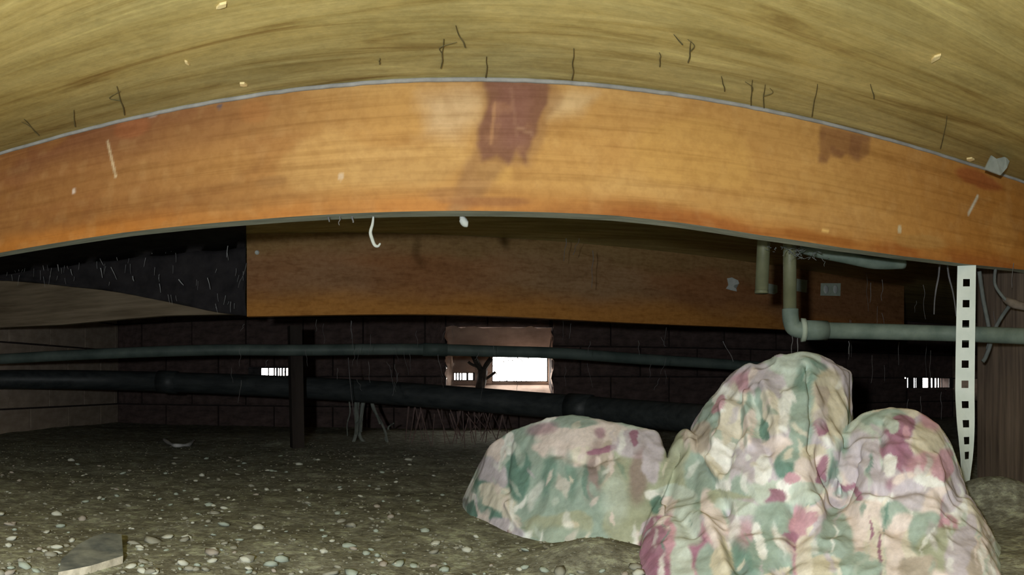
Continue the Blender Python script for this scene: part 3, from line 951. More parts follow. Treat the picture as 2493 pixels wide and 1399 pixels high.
# ------------------------------------------------------------------ hanging scraps, cobwebs, threads
def strand(bm, pts, r0, r1=None, n=5, k_=5):
    s_ = spline(pts, k_)
    r1 = r0 if r1 is None else r1
    bm_tube(bm, s_, [r0 + (r1 - r0) * i / (len(s_) - 1) for i in range(len(s_))], n)
zj = 0.3055
bm = bmesh.new()
hp = [R(909, 522, 1.20), R(907, 545, 1.20), R(902, 565, 1.20), R(906, 582, 1.20), R(912, 596, 1.20), R(920, 599, 1.20), R(926, 592, 1.20)]
b = Vector((hp[0].x, hp[0].y, zj)); hp[0] = Vector(b)
s_ = spline(hp, 5)
bm_tube(bm, [p - b for p in s_], [0.0014 + 0.0020 * math.sin(math.pi * min(1, i / (len(s_) - 1)) * 0.9 + 0.2) for i in range(len(s_))], 8)
o = obj_bm('hanging_sliver', bm, M_white, None, True); o.location = b
tag(o, 'curled white sliver hanging under the middle of the near joist', 'scrap')
bm = bmesh.new()
hp = [R(1119, 520, 1.21), R(1124, 532, 1.21), R(1132, 543, 1.21), R(1140, 545, 1.21)]
b = Vector((hp[0].x, hp[0].y, zj)); hp[0] = Vector(b)
bm_tube(bm, [p - b for p in spline(hp, 4)], [0.003, .004, .005, .006, .0065, .007, .0075, .0078, .0075, .007, .0065, .006, .004], 8)
o = obj_bm('hanging_sliver', bm, M_white, None, True); o.location = b
tag(o, 'stubby white tuft under the near joist, right of the curled white sliver', 'scrap')

# dark threads on the plywood
thr = [(1082, 95, 1074, 166), (1108, 62, 1132, 115), (1186, 138, 1184, 188), (1396, 118, 1394, 194), (1682, 100, 1676, 152), (1642, 84, 1662, 108), (1831, 195, 1829, 256),
       (1862, 206, 1858, 262), (1990, 205, 1976, 284), (2306, 282, 2290, 362), (286, 210, 304, 280), (178, 268, 184, 308), (926, 142, 922, 156), (1606, 128, 1608, 162), (1756, 186, 1766, 222), (60, 290, 96, 330), (2118, 205, 2128, 240)]
bm = bmesh.new()
for (x0, y0, x1, y1) in thr:
    pts = []
    for i in range(5):
        f_ = i / 4
        px = x0 + (x1 - x0) * f_ + random.uniform(-2, 2); py = y0 + (y1 - y0) * f_
        zz = Z_CEIL - 0.003
        r_ = zz * F / (CY - py)
        pts.append(R(px, py, r_))
    strand(bm, pts, 0.0006, 0.0013)
    if random.random() < 0.25:
        m = pts[2]
        strand(bm, [m, m + Vector((random.uniform(-.015, .015), -0.02, 0)), m + Vector((random.uniform(-.03, .03), -0.035, 0.0))], 0.001, 0.0005)
tag(obj_bm('ceiling_threads', bm, M_thread), 'fine dark wisps of cobweb clinging to the plywood above the near joist', 'cobweb', kind='stuff')

# pale splinters sticking out of the plywood
for (px, py, w_, h_, an) in ((540, 14, 34, 9, 0.35), (592, 206, 16, 10, 0.5), (2278, 142, 14, 22, 0.1), (455, 153, 6, 11, 0.1), (2362, 388, 20, 8, 0.4)):
    r_ = (Z_CEIL - 0.002) * F / (CY - py)
    c0 = R(px, py, r_)
    wx, wy = w_ / F * r_, h_ / F * r_ / (Z_CEIL / r_)
    bm = bmesh.new()
    pts = [(-wx / 2, -wy * .1), (0, -wy / 2), (wx / 2, -wy * .15), (wx * .2, wy / 2), (-wx * .3, wy * .3)]
    ca, sa_ = math.cos(-an), math.sin(-an)
    pts = [(x * ca - y * sa_, x * sa_ + y * ca) for x, y in pts]
    lo = [bm.verts.new((x, y, -0.0035)) for x, y in pts]; hi = [bm.verts.new((x, y, 0.001)) for x, y in pts]
    bm.faces.new(lo[::-1]); bm.faces.new(hi)
    for i in range(5):
        j = (i + 1) % 5
        bm.faces.new((lo[i], lo[j], hi[j], hi[i]))
    o = obj_bm('splinter', bm, M_splinter, ceiling); o.location = (c0.x, c0.y, Z_CEIL)
    o['label'] = 'pale raw splinter lifted from the plywood'

# cobweb flecks in front of the dark void sheet
bm = bmesh.new()
rr = random.Random(3)
flecks = [(103, 632, 107, 658, .0022), (138, 630, 143, 660, .0026), (134, 600, 138, 607, .003), (172, 655, 176, 670, .0018), (245, 652, 249, 676, .0022), (368, 596, 370, 618, .0016), (323, 672, 326, 684, .0024), (240, 622, 252, 646, .0014),
          (270, 650, 284, 680, .0013), (435, 680, 447, 694, .0024), (556, 590, 552, 626, .0018), (388, 690, 391, 712, .0016), (283, 618, 286, 634, .0014), (25, 640, 27, 655, .002), (44, 645, 46, 660, .0016), (172, 605, 174, 628, .0018), (505, 676, 512, 704, .0016)]
for _ in range(60):
    x_ = rr.uniform(10, 595); yb_ = np.interp(x_, [p[0] for p in low], [p[1] for p in low]); yt_ = np.interp(x_, [0, 550], [628, 572])
    y_ = rr.uniform(yt_, yb_ - 8); ln = rr.uniform(6, 26)
    flecks.append((x_, y_, x_ + rr.uniform(-5, 5), y_ + ln, rr.uniform(.0004, .0009)))
for (x0, y0, x1, y1, r_) in flecks:
    rg = FY - 0.06
    p0, p1 = Vector(PY(x0, y0, rg)), Vector(PY(x1, y1, rg))
    m = (p0 + p1) / 2 + Vector((rr.uniform(-.0015, .0015), 0, 0))
    strand(bm, [p0, m, p1], r_, r_ * 0.5, 5, 3)
tag(obj_bm('void_cobwebs', bm, M_web), 'pale cobweb flecks in front of the black void sheet', 'cobweb', kind='stuff')

# wisps below the near joist, the pipes and across the dark
bm = bmesh.new()
def wisp(px0, py0, px1, py1, r_, th, wob=2.5):
    pts = []
    for i in range(5):
        f_ = i / 4
        pts.append(R(px0 + (px1 - px0) * f_ + rr.uniform(-wob, wob) * (0 < i < 4), py0 + (py1 - py0) * f_, r_))
    strand(bm, pts, th, th * 0.6, 5, 3)
for a_ in ((1943, 815, 1943, 872, 1.6, .0014), (1928, 815, 1926, 870, 1.6, .001), (2066, 830, 2066, 862, 1.7, .001),
           (1760, 830, 1785, 880, 2.2, .0016), (855, 780, 858, 850, 2.8, .0016), (848, 870, 862, 1010, 3.0, .002), (600, 640, 580, 700, 2.35, .0014), 
           (828, 520, 826, 548, 1.2, .0012), (858, 525, 860, 542, 1.2, .0022), (800, 528, 802, 540, 1.2, .002), (1378, 580, 1372, 635, 2.2, .0012), (1395, 620, 1410, 580, 2.2, .001), (1443, 610, 1440, 700, 2.25, .0012)):
    wisp(*a_)
for _ in range(46):
    x_ = rr.uniform(560, 1700); y_ = rr.uniform(775, 930)
    wisp(x_, y_, x_ + rr.uniform(-14, 14), y_ + rr.uniform(15, 60), rr.uniform(2.4, 2.85), rr.uniform(.0005, .0011))
tag(obj_bm('hanging_cobwebs', bm, M_web_dim), 'thin dusty cobweb wisps hanging in the dark below the rear joist', 'cobweb', kind='stuff')
bm = bmesh.new()
for a_ in ((2288, 640, 2274, 765, 1.75, .0028), (2306, 640, 2328, 770, 1.75, .0026), (2424, 640, 2425, 680, 1.7, .001), (2468, 640, 2464, 700, 1.7, .001)):
    wisp(*a_)
for _ in range(30):
    x_ = rr.uniform(2060, 2490); y_ = rr.uniform(660, 1000)
    if 2310 < x_ < 2390: continue
    wisp(x_, y_, x_ + rr.uniform(-6, 6), y_ + rr.uniform(25, 110), rr.uniform(1.9, 2.6), rr.uniform(.0005, .001))
tag(obj_bm('hanging_cobwebs', bm, M_web_dim), 'thin dusty cobweb wisps hanging around the white strap at right', 'cobweb', kind='stuff')

# dusty lint behind the near joist round the pipes
bm = bmesh.new()
for _ in range(70):
    x_ = rr.gauss(1955, 40); y_ = 606 + rr.gauss(0, 8) + (x_ - 1900) * 0.10
    wisp(x_, y_, x_ + rr.uniform(-16, 16), y_ + rr.uniform(-5, 14), rr.uniform(1.50, 1.56), rr.uniform(.0005, .0013), 2)
tag(obj_bm('lint_tangle', bm, M_greywire), 'tangle of grey lint under the near joist around the pipe tops', 'cobweb', kind='stuff')

# roots below the drain pipe
bm = bmesh.new()
bm2 = bmesh.new()
for _ in range(34):
    x_ = rr.uniform(985, 1225); y0 = rr.uniform(965, 1010); y1 = rr.uniform(1050, 1105)
    r_ = rr.uniform(3.2, 3.7); dx_ = rr.uniform(-38, 38)
    pts = [R(x_, y0, r_), R(x_ + dx_ * .3, (2 * y0 + y1) / 3, r_), R(x_ + dx_ * .62, (y0 + 2 * y1) / 3, r_ - .05), R(x_ + dx_, y1, r_ - .1)]
    strand(bm, pts, rr.uniform(.002, .006), .0015, 6, 4)
for (x0, y0, x1, y1, th) in ((870, 965, 868, 1055, .016), (888, 962, 878, 1050, .012), (902, 965, 945, 1080, .008), (905, 970, 925, 1030, .009), (868, 1050, 842, 1110, .010), (874, 1050, 895, 1100, .010), (945, 1045, 958, 1030, .005), (940, 1060, 950, 1090, .005), (850, 975, 846, 1060, .004)):
    r_ = 3.45
    pts = [R(x0, y0, r_), R((2 * x0 + x1) / 3 + rr.uniform(-5, 5), (2 * y0 + y1) / 3, r_), R((x0 + 2 * x1) / 3 + rr.uniform(-5, 5), (y0 + 2 * y1) / 3, r_), R(x1, y1, r_ - .05)]
    strand(bm2, pts, th, th * 0.7, 6, 4)
tag(obj_bm('fine_roots', bm, M_root), 'pinkish tangle of fine roots hanging below the black drain pipe', 'roots', kind='stuff')
tag(obj_bm('grey_roots', bm2, M_root_grey), 'pale grey roots below the drain pipe, right of the stake', 'roots', kind='stuff')
# stem in the vent recess and leaves fringing the vent outside
bm = bmesh.new()
for (x0, y0, x1, y1, th) in ((1152, 862, 1174, 905, .020), (1176, 900, 1162, 966, .034), (1196, 872, 1176, 910, .018), (1140, 880, 1162, 892, .010), (1206, 905, 1178, 925, .010)):
    y_ = YB + 0.12
    pts = [Vector(PY(x0, y0, y_)), Vector(PY((x0 + x1) / 2 + rr.uniform(-4, 4), (y0 + y1) / 2, y_)), Vector(PY(x1, y1, y_))]
    strand(bm, pts, th, th, 8, 4)
tag(obj_bm('dry_stem', bm, M_leaf), 'dark crooked stem just left of the largest vent', 'plant')
bm = bmesh.new()
for _ in range(70):
    if rr.random() < 0.6: x_, y_ = rr.uniform(1196, 1334), 868 + abs(rr.gauss(0, 7))
    elif rr.random() < 0.6: x_, y_ = 1200 + abs(rr.gauss(0, 6)), rr.uniform(868, 925)
    else: x_, y_ = rr.uniform(1196, 1334), 926 - abs(rr.gauss(0, 2))
    yy_ = yo + rr.uniform(0.03, 0.08)
    p0 = Vector(PY(x_, y_, yy_)); p1 = Vector(PY(x_ + rr.uniform(-2, 9), y_ + rr.uniform(4, 13), yy_))
    strand(bm, [p0, (p0 + p1) / 2 + Vector((rr.uniform(-.004, .004), 0, 0)), p1], rr.uniform(.001, .0032), .0006, 5, 3)
tag(obj_bm('leafy_fringe', bm, M_leaf), 'dark leaf and grass fringe outside the largest vent', 'plant', kind='stuff')

# ------------------------------------------------------------------ pebbles and gravel on the dirt
def stone_mesh(seed, mat):
    bm = bmesh.new()
    bmesh.ops.create_icosphere(bm, subdivisions=1, radius=1.0)
    r_ = random.Random(seed)
    for v in bm.verts:
        v.co *= r_.uniform(0.72, 1.12)
        v.co.z *= 0.45
    me = bpy.data.meshes.new('pebble')
    bm.to_mesh(me); bm.free()
    me.materials.append(mat)
    me.polygons.foreach_set('use_smooth', [True] * len(me.polygons))
    return me
stones = [stone_mesh(i, M_stones[(0, 1, 3, 2, 1, 3, 0, 3)[i % 8]]) for i in range(16)]
rp_ = random.Random(5)
n_p = 0
while n_p < 300:
    px = rp_.uniform(-20, 1560); r_ = 1.02 + 1.7 * rp_.random() ** 1.9
    a = az(px)
    x, y = r_ * math.sin(a), r_ * math.cos(a)
    if px > 1080 and r_ > 1.10 + 0.0005 * (1560 - px): continue
    if px > 1330 and r_ > 1.06: continue
    o = bpy.data.objects.new('pebble', rp_.choice(stones))
    C.objects.link(o); o.parent = floor
    s_ = rp_.choice((0.0045, 0.006, 0.007, 0.009, 0.012)) * rp_.uniform(0.8, 1.25)
    o.location = (x, y, gz(x, y) + s_ * 0.2)
    o.scale = (s_ * rp_.uniform(.8, 1.5), s_ * rp_.uniform(.8, 1.3), s_ * rp_.uniform(.8, 1.3))
    o.rotation_euler = (rp_.uniform(-.3, .3), rp_.uniform(-.3, .3), rp_.uniform(0, 6.28))
    n_p += 1
# gravel: too small to pick out singly
N = 6000
ico = bmesh.new(); bmesh.ops.create_icosphere(ico, subdivisions=1, radius=1.0)
iv = np.array([v.co[:] for v in ico.verts]); ifc = np.array([[v.index for v in f.verts] for f in ico.faces]); ico.free()
aa = RNG.uniform(-0.80, 0.62, N); rad_ = 0.85 + 2.6 * RNG.rand(N) ** 1.7
gxp, gyp = rad_ * np.sin(aa), rad_ * np.cos(aa)
gzp = ground_z(gxp, gyp)
sz = 0.0018 + 0.0034 * RNG.rand(N) ** 2.5
VV = iv[None] * (sz[:, None, None] * RNG.uniform(0.6, 1.3, (N, 1, 3))) * RNG.uniform(0.8, 1.15, (N, len(iv), 1))
th_ = RNG.uniform(0, 6.28, N)
cx_, sx_ = np.cos(th_)[:, None], np.sin(th_)[:, None]
VX = VV[..., 0] * cx_ - VV[..., 1] * sx_; VY = VV[..., 0] * sx_ + VV[..., 1] * cx_
VV = np.stack([VX + gxp[:, None], VY + gyp[:, None], VV[..., 2] * 0.45 + gzp[:, None] + sz[:, None] * 0.25], -1).reshape(-1, 3)
FF = (ifc[None] + (np.arange(N) * len(iv))[:, None, None]).reshape(-1, 3)
gv = obj_py('gravel', VV, FF, M_gravel, floor)
gv['kind'] = 'stuff'

# broken slab at the lower left
bm = bmesh.new()
outl = [(142, 1392), (222, 1376), (300, 1352), (296, 1300), (262, 1296), (228, 1304), (188, 1326), (150, 1360)]
tp_ = []
for i, (px, py) in enumerate(outl):
    zt = -0.283 + (0.004 if i in (3, 4, 5) else 0)
    r_ = -zt * F / (py - CY)
    tp_.append(R(px, py, r_))
b = sum(tp_, Vector()) / len(tp_)
top_v = [bm.verts.new(p - b) for p in tp_]
bot_v = [bm.verts.new(Vector((p.x, p.y - (0.004 if i < 3 else 0), -0.312)) - b) for i, p in enumerate(tp_)]
bm.faces.new(top_v)
bm.faces.new(bot_v[::-1])
edge_f = []
for i in range(len(top_v)):
    j = (i + 1) % len(top_v)
    edge_f.append(bm.faces.new((top_v[i], bot_v[i], bot_v[j], top_v[j])))
bm.faces.ensure_lookup_table()
for i in (0, 1): edge_f[i].material_index = 1
bmesh.ops.triangulate(bm, faces=[f for f in bm.faces if len(f.verts) > 4])
o = obj_bm('broken_slab', bm, M_slate); o.data.materials.append(M_slate_edge); o.location = b
tag(o, 'broken blue grey slab with a pale front edge at lower left', 'slab')

# pale crescent scrap on the dirt
bm = bmesh.new()
cp = [(398, 1068), (410, 1076), (424, 1084), (445, 1084), (462, 1080), (472, 1068)]
pts = [R(x, y, 0.291 * F / (y - CY)) for x, y in cp]
b = pts[2].copy()
pts = [Vector((p.x, p.y, gz(p.x, p.y) + 0.008)) for p in pts]
s_ = spline([p - b for p in pts], 4)
bm_tube(bm, s_, [0.005 + 0.005 * abs(math.sin(i * 0.5)) for i in range(len(s_))], 8)
o = obj_bm('bent_scrap', bm, M_web, None, True); o.location = b
tag(o, 'pale bent crescent scrap lying on the dirt at left', 'scrap')

# ------------------------------------------------------------------ the quilt
def hull(points, grounded=True):
    """convex lump through 3D points, let down to the ground"""
    bm = bmesh.new()
    for p in points: bm.verts.new(p)
    r_ = bmesh.ops.convex_hull(bm, input=bm.verts)
    bmesh.ops.delete(bm, geom=[v for v in bm.verts if not v.link_faces], context='VERTS')
    return bm
def lump(mid, front, back_dr, back_dz=0.03, foot=None):
    pts = [R(*m) for m in mid] + [R(*m) for m in front]
    for (px, py, r_) in mid:
        p = R(px, py, r_); q = R(px, py, r_ + back_dr)
        pts.append(Vector((q.x, q.y, p.z - back_dz)))
        pts.append(Vector((p.x, p.y, H_GROUND - 0.02)))
        pts.append(Vector((q.x, q.y, H_GROUND - 0.02)))
    if foot: pts += [R(*m) for m in foot]
    return pts
lumps = []
lumps.append(lump([(1128, 1218, 1.60), (1160, 1150, 1.58), (1190, 1086, 1.56), (1250, 1045, 1.53), (1330, 1019, 1.49), (1400, 1011, 1.47), (1500, 1029, 1.44), (1600, 1052, 1.42)],
                  [(1240, 1150, 1.48), (1350, 1090, 1.42), (1500, 1090, 1.37), (1620, 1120, 1.34), (1160, 1210, 1.54), (1250, 1080, 1.49), (1400, 1040, 1.42)], 0.24, 0.04,
                  [(1145, 1262, 1.46), (1240, 1308, 1.29), (1340, 1340, 1.20), (1480, 1350, 1.16), (1640, 1350, 1.15)]))
lumps.append([R(x, y, r_) for x, y, r_ in ((1655, 1055, 1.40), (1672, 1042, 1.38), (1690, 1060, 1.36), (1640, 1090, 1.36), (1700, 1130, 1.30), (1600, 1190, 1.25), (1740, 1190, 1.24), (1560, 1330, 1.15), (1760, 1330, 1.12), (1650, 1080, 1.6), (1700, 1100, 1.6), (1600, 1200, 1.6), (1750, 1250, 1.5))])
lumps.append(lump([(1690, 1040, 1.42), (1724, 984, 1.42), (1760, 930, 1.43), (1800, 899, 1.43), (1850, 883, 1.42), (1900, 868, 1.41), (1950, 853, 1.40), (1992, 862, 1.42), (2042, 889, 1.44), (2068, 905, 1.45), (2066, 960, 1.45), (2060, 1060, 1.43)],
                  [(1964, 880, 1.355), (1972, 1000, 1.31), (1974, 1100, 1.26), (1800, 960, 1.36), (1760, 1080, 1.28), (1860, 1130, 1.20), (1960, 1160, 1.19), (1720, 1120, 1.27), (1850, 920, 1.37), (1720, 1240, 1.15), (1840, 1260, 1.09), (1960, 1270, 1.09)], 0.18, 0.02,
                  [(1700, 1420, 1.02), (1850, 1460, 0.96), (1980, 1460, 0.96)]))
lumps.append(lump([(2046, 1060, 1.34), (2100, 1010, 1.34), (2170, 992, 1.34), (2230, 1001, 1.33), (2284, 1034, 1.32), (2316, 1090, 1.31), (2331, 1160, 1.30), (2350, 1200, 1.28)],
                  [(2100, 1080, 1.25), (2190, 1030, 1.26), (2260, 1070, 1.25), (2300, 1160, 1.20), (2100, 1230, 1.10), (2280, 1240, 1.10)], 0.20, 0.03,
                  [(2080, 1460, 0.96), (2200, 1460, 0.96), (2320, 1450, 0.98)]))
lumps.append(lump([(1578, 1330, 1.13), (1600, 1210, 1.22), (1700, 1230, 1.2), (1900, 1260, 1.2), (2150, 1260, 1.18), (2310, 1200, 1.23), (2356, 1212, 1.21), (2364, 1260, 1.18), (2390, 1325, 1.14), (2426, 1399, 1.09), (2448, 1440, 1.05)],
                  [(1566, 1360, 1.10), (1602, 1260, 1.14), (1720, 1290, 1.07), (1900, 1320, 1.04), (2120, 1320, 1.03), (2280, 1290, 1.06), (2350, 1300, 1.09)], 0.18, 0.03,
                  [(1550, 1385, 1.06), (1600, 1440, 0.96), (1750, 1470, 0.90), (2000, 1475, 0.89), (2250, 1470, 0.90), (2400, 1448, 0.95), (2446, 1440, 1.0)]))
big_bm = bmesh.new()
for pts in lumps:
    b_ = hull(pts)
    tmp = bpy.data.meshes.new('tmp'); b_.to_mesh(tmp); b_.free()
    big_bm.from_mesh(tmp); bpy.data.meshes.remove(tmp)
quilt = obj_bm('floral_quilt', big_bm)
mod = quilt.modifiers.new('remesh', 'REMESH'); mod.mode = 'VOXEL'; mod.voxel_size = 0.0042
mod2 = quilt.modifiers.new('smooth', 'SMOOTH'); mod2.factor = 0.5; mod2.iterations = 5
dg = bpy.context.evaluated_depsgraph_get()
me = bpy.data.meshes.new_from_object(quilt.evaluated_get(dg))
quilt.modifiers.clear()
old = quilt.data; quilt.data = me; bpy.data.meshes.remove(old)
nv = len(me.vertices)
co = np.zeros(nv * 3); me.vertices.foreach_get('co', co); co = co.reshape(-1, 3)
no = np.zeros(nv * 3); me.vertices.foreach_get('normal', no); no = no.reshape(-1, 3)
# folds: ridged noise stretched along the drape, deeper crinkles in the middle
def pix(c_):
    r_ = np.hypot(c_[:, 0], c_[:, 1])
    return CX + F * np.arctan2(c_[:, 0], c_[:, 1]), CY - F * c_[:, 2] / r_, r_
px_, py_, r_ = pix(co)
warp = np.stack([fbm(co * 4, 3, 51), fbm(co * 4, 3, 52), fbm(co * 4, 3, 53)], -1) - 0.5
def ridge(p, seed):
    return 1 - np.abs(2 * fbm(p, 3, seed) - 1) * 1.0
f1 = ridge((co + 0.12 * warp) * np.array([16, 12, 5]), 61) - 0.75
f2 = ridge((co + 0.10 * warp) * np.array([9, 9, 11]), 62) - 0.75
f3 = fbm((co + 0.05 * warp) * 26, 3, 63) - 0.5
wr = np.interp(px_, [1130, 1500, 1650, 1750, 2050, 2200, 2400], [0.45, 0.5, 1.0, 1.15, 1.1, 0.7, 0.8])
disp = wr * (0.024 * f1 + 0.008 * f2) + 0.004 * f3
def crease(path, w, depth):
    """a sharp valley along a path on the cloth, given by the points it passes"""
    global disp
    best = np.full(nv, 1e9)
    P3 = []
    for (x, y) in path:
        d = (px_ - x) ** 2 + (py_ - y) ** 2 + ((r_ - 0.9) * 60) ** 2
        P3.append(co[np.argmin(d)])
    for A, B in zip(P3[:-1], P3[1:]):
        d = B - A
        s_ = np.clip((co - A) @ d / max(d @ d, 1e-9), 0, 1)
        best = np.minimum(best, np.linalg.norm(co - A - s_[:, None] * d, axis=1))
    disp = disp - depth * np.exp(-(best / w) ** 2)
crease([(1968, 890), (1976, 1000), (1976, 1090)], 0.006, 0.016)
crease([(1770, 980), (1755, 1060), (1735, 1120)], 0.010, -0.016)
crease([(1815, 960), (1825, 1040), (1830, 1090)], 0.009, -0.014)
crease([(1862, 940), (1885, 1000), (1900, 1070)], 0.010, -0.014)
crease([(1910, 960), (1915, 1050)], 0.008, -0.008)
crease([(1680, 1080), (1720, 1120), (1752, 1160)], 0.010, -0.014)
crease([(2060, 1070), (2050, 1140), (2046, 1190)], 0.010, -0.012)
crease([(2090, 1090), (2075, 1150), (2055, 1200)], 0.009, 0.012)
crease([(1700, 1260), (1740, 1310), (1770, 1390)], 0.010, -0.012)
crease([(1600, 1240), (1650, 1250), (1690, 1300)], 0.012, 0.012)
crease([(1985, 1210), (2090, 1205), (2160, 1215)], 0.010, -0.010)
crease([(2280, 1110), (2290, 1180), (2320, 1240)], 0.010, -0.010)
crease([(1235, 1225), (1252, 1265), (1280, 1300)], 0.007, -0.010)
crease([(1350, 1105), (1440, 1128), (1500, 1105)], 0.009, 0.006)
crease([(1800, 960), (1785, 1060), (1760, 1150)], 0.014, 0.016)
crease([(1836, 980), (1850, 1060), (1870, 1100)], 0.013, 0.014)
crease([(2010, 1100), (2030, 1170), (2035, 1200)], 0.016, 0.022)
crease([(1640, 1100), (1620, 1180), (1590, 1260)], 0.018, 0.022)
crease([(1710, 1110), (1740, 1180), (1760, 1230)], 0.014, 0.016)
crease([(1240, 1080), (1228, 1160), (1232, 1190)], 0.010, 0.008)
crease([(1935, 1230), (1940, 1330), (1900, 1390)], 0.012, 0.014)
crease([(2090, 1200), (2150, 1195), (2230, 1185)], 0.014, 0.014)
crease([(2142, 1030), (2140, 1120), (2130, 1180)], 0.010, 0.008)
crease([(1760, 1230), (1780, 1330), (1800, 1390)], 0.013, 0.014)
keep = sstep(H_GROUND - 0.02, H_GROUND + 0.03, co[:, 2])
co2 = co + no * np.clip(disp, -0.035, 0.022)[:, None] * (0.3 + 0.7 * keep[:, None])
me.vertices.foreach_set('co', co2.ravel()); me.update()
me.polygons.foreach_set('use_smooth', [True] * len(me.polygons))

# printed flowers: patches laid on the cloth
px_, py_, r_ = pix(co2)
PAL = dict(P=(240, 226, 224), W=(246, 248, 248), G=(164, 184, 176), D=(112, 148, 138), M=(166, 120, 144), R=(206, 162, 178), L=(206, 198, 210), T=(194, 182, 172), O=(176, 182, 160), B=(214, 206, 186), C=(232, 226, 214), K=(156, 130, 132), S=(202, 214, 207))
PAL = {k_: np.array(lin(v)) for k_, v in PAL.items()}
keys = list('SLPGSLCPWGS')
pc = np.zeros((nv, 3))
wv = co2 + 0.05 * (np.stack([fbm(co2 * 14, 3, 71), fbm(co2 * 14, 3, 72), fbm(co2 * 14, 3, 73)], -1) - 0.5)
cell_pts = RNG.uniform([0 - .3, .7, -.4], [1.4, 2.0, .2], (900, 3)); cell_col = RNG.randint(0, len(keys), 900)
for i0 in range(0, nv, 6000):
    d = ((wv[i0:i0 + 6000, None, :] - cell_pts[None]) ** 2).sum(-1)
    pc[i0:i0 + 6000] = np.array([PAL[k_] for k_ in keys])[cell_col[np.argmin(d, 1)]]
w3 = np.stack([fbm(co2 * 30, 3, 81), fbm(co2 * 30, 3, 82), fbm(co2 * 30, 3, 83)], -1) - 0.5
w3 = w3 + 0.8 * (np.stack([fbm(co2 * 11, 2, 84), fbm(co2 * 11, 2, 85), fbm(co2 * 11, 2, 86)], -1) - 0.5)
def patch(x, y, rx, ry, key, ang=0.0, soft=0.13, alpha=0.94, rough=0.010):
    global pc
    d = (px_ - x) ** 2 + (py_ - y) ** 2 + ((r_ - 0.9) * 80) ** 2
    c0 = co2[np.argmin(d)]
    rr_ = math.hypot(c0[0], c0[1]); a = math.atan2(c0[0], c0[1])
    rt = np.array([math.cos(a), -math.sin(a), 0]); upv = np.array([0, 0, 1.0]); fw = np.array([math.sin(a), math.cos(a), 0])
    dv = co2 + w3 * rough * 1.6 - c0
    e = rr_ / F
    hx, hy, hd = dv @ rt / e, -(dv @ upv) / e, dv @ fw
    ca, sa_ = math.cos(math.radians(ang)), math.sin(math.radians(ang))
    ux, uy = (hx * ca + hy * sa_) / rx, (-hx * sa_ + hy * ca) / ry
    dd = np.sqrt(ux * ux + uy * uy)
    m = sstep(1 + soft, 1 - soft, dd) * alpha * (np.abs(hd) < 0.20)
    pc = pc * (1 - m[:, None]) + m[:, None] * PAL[key]
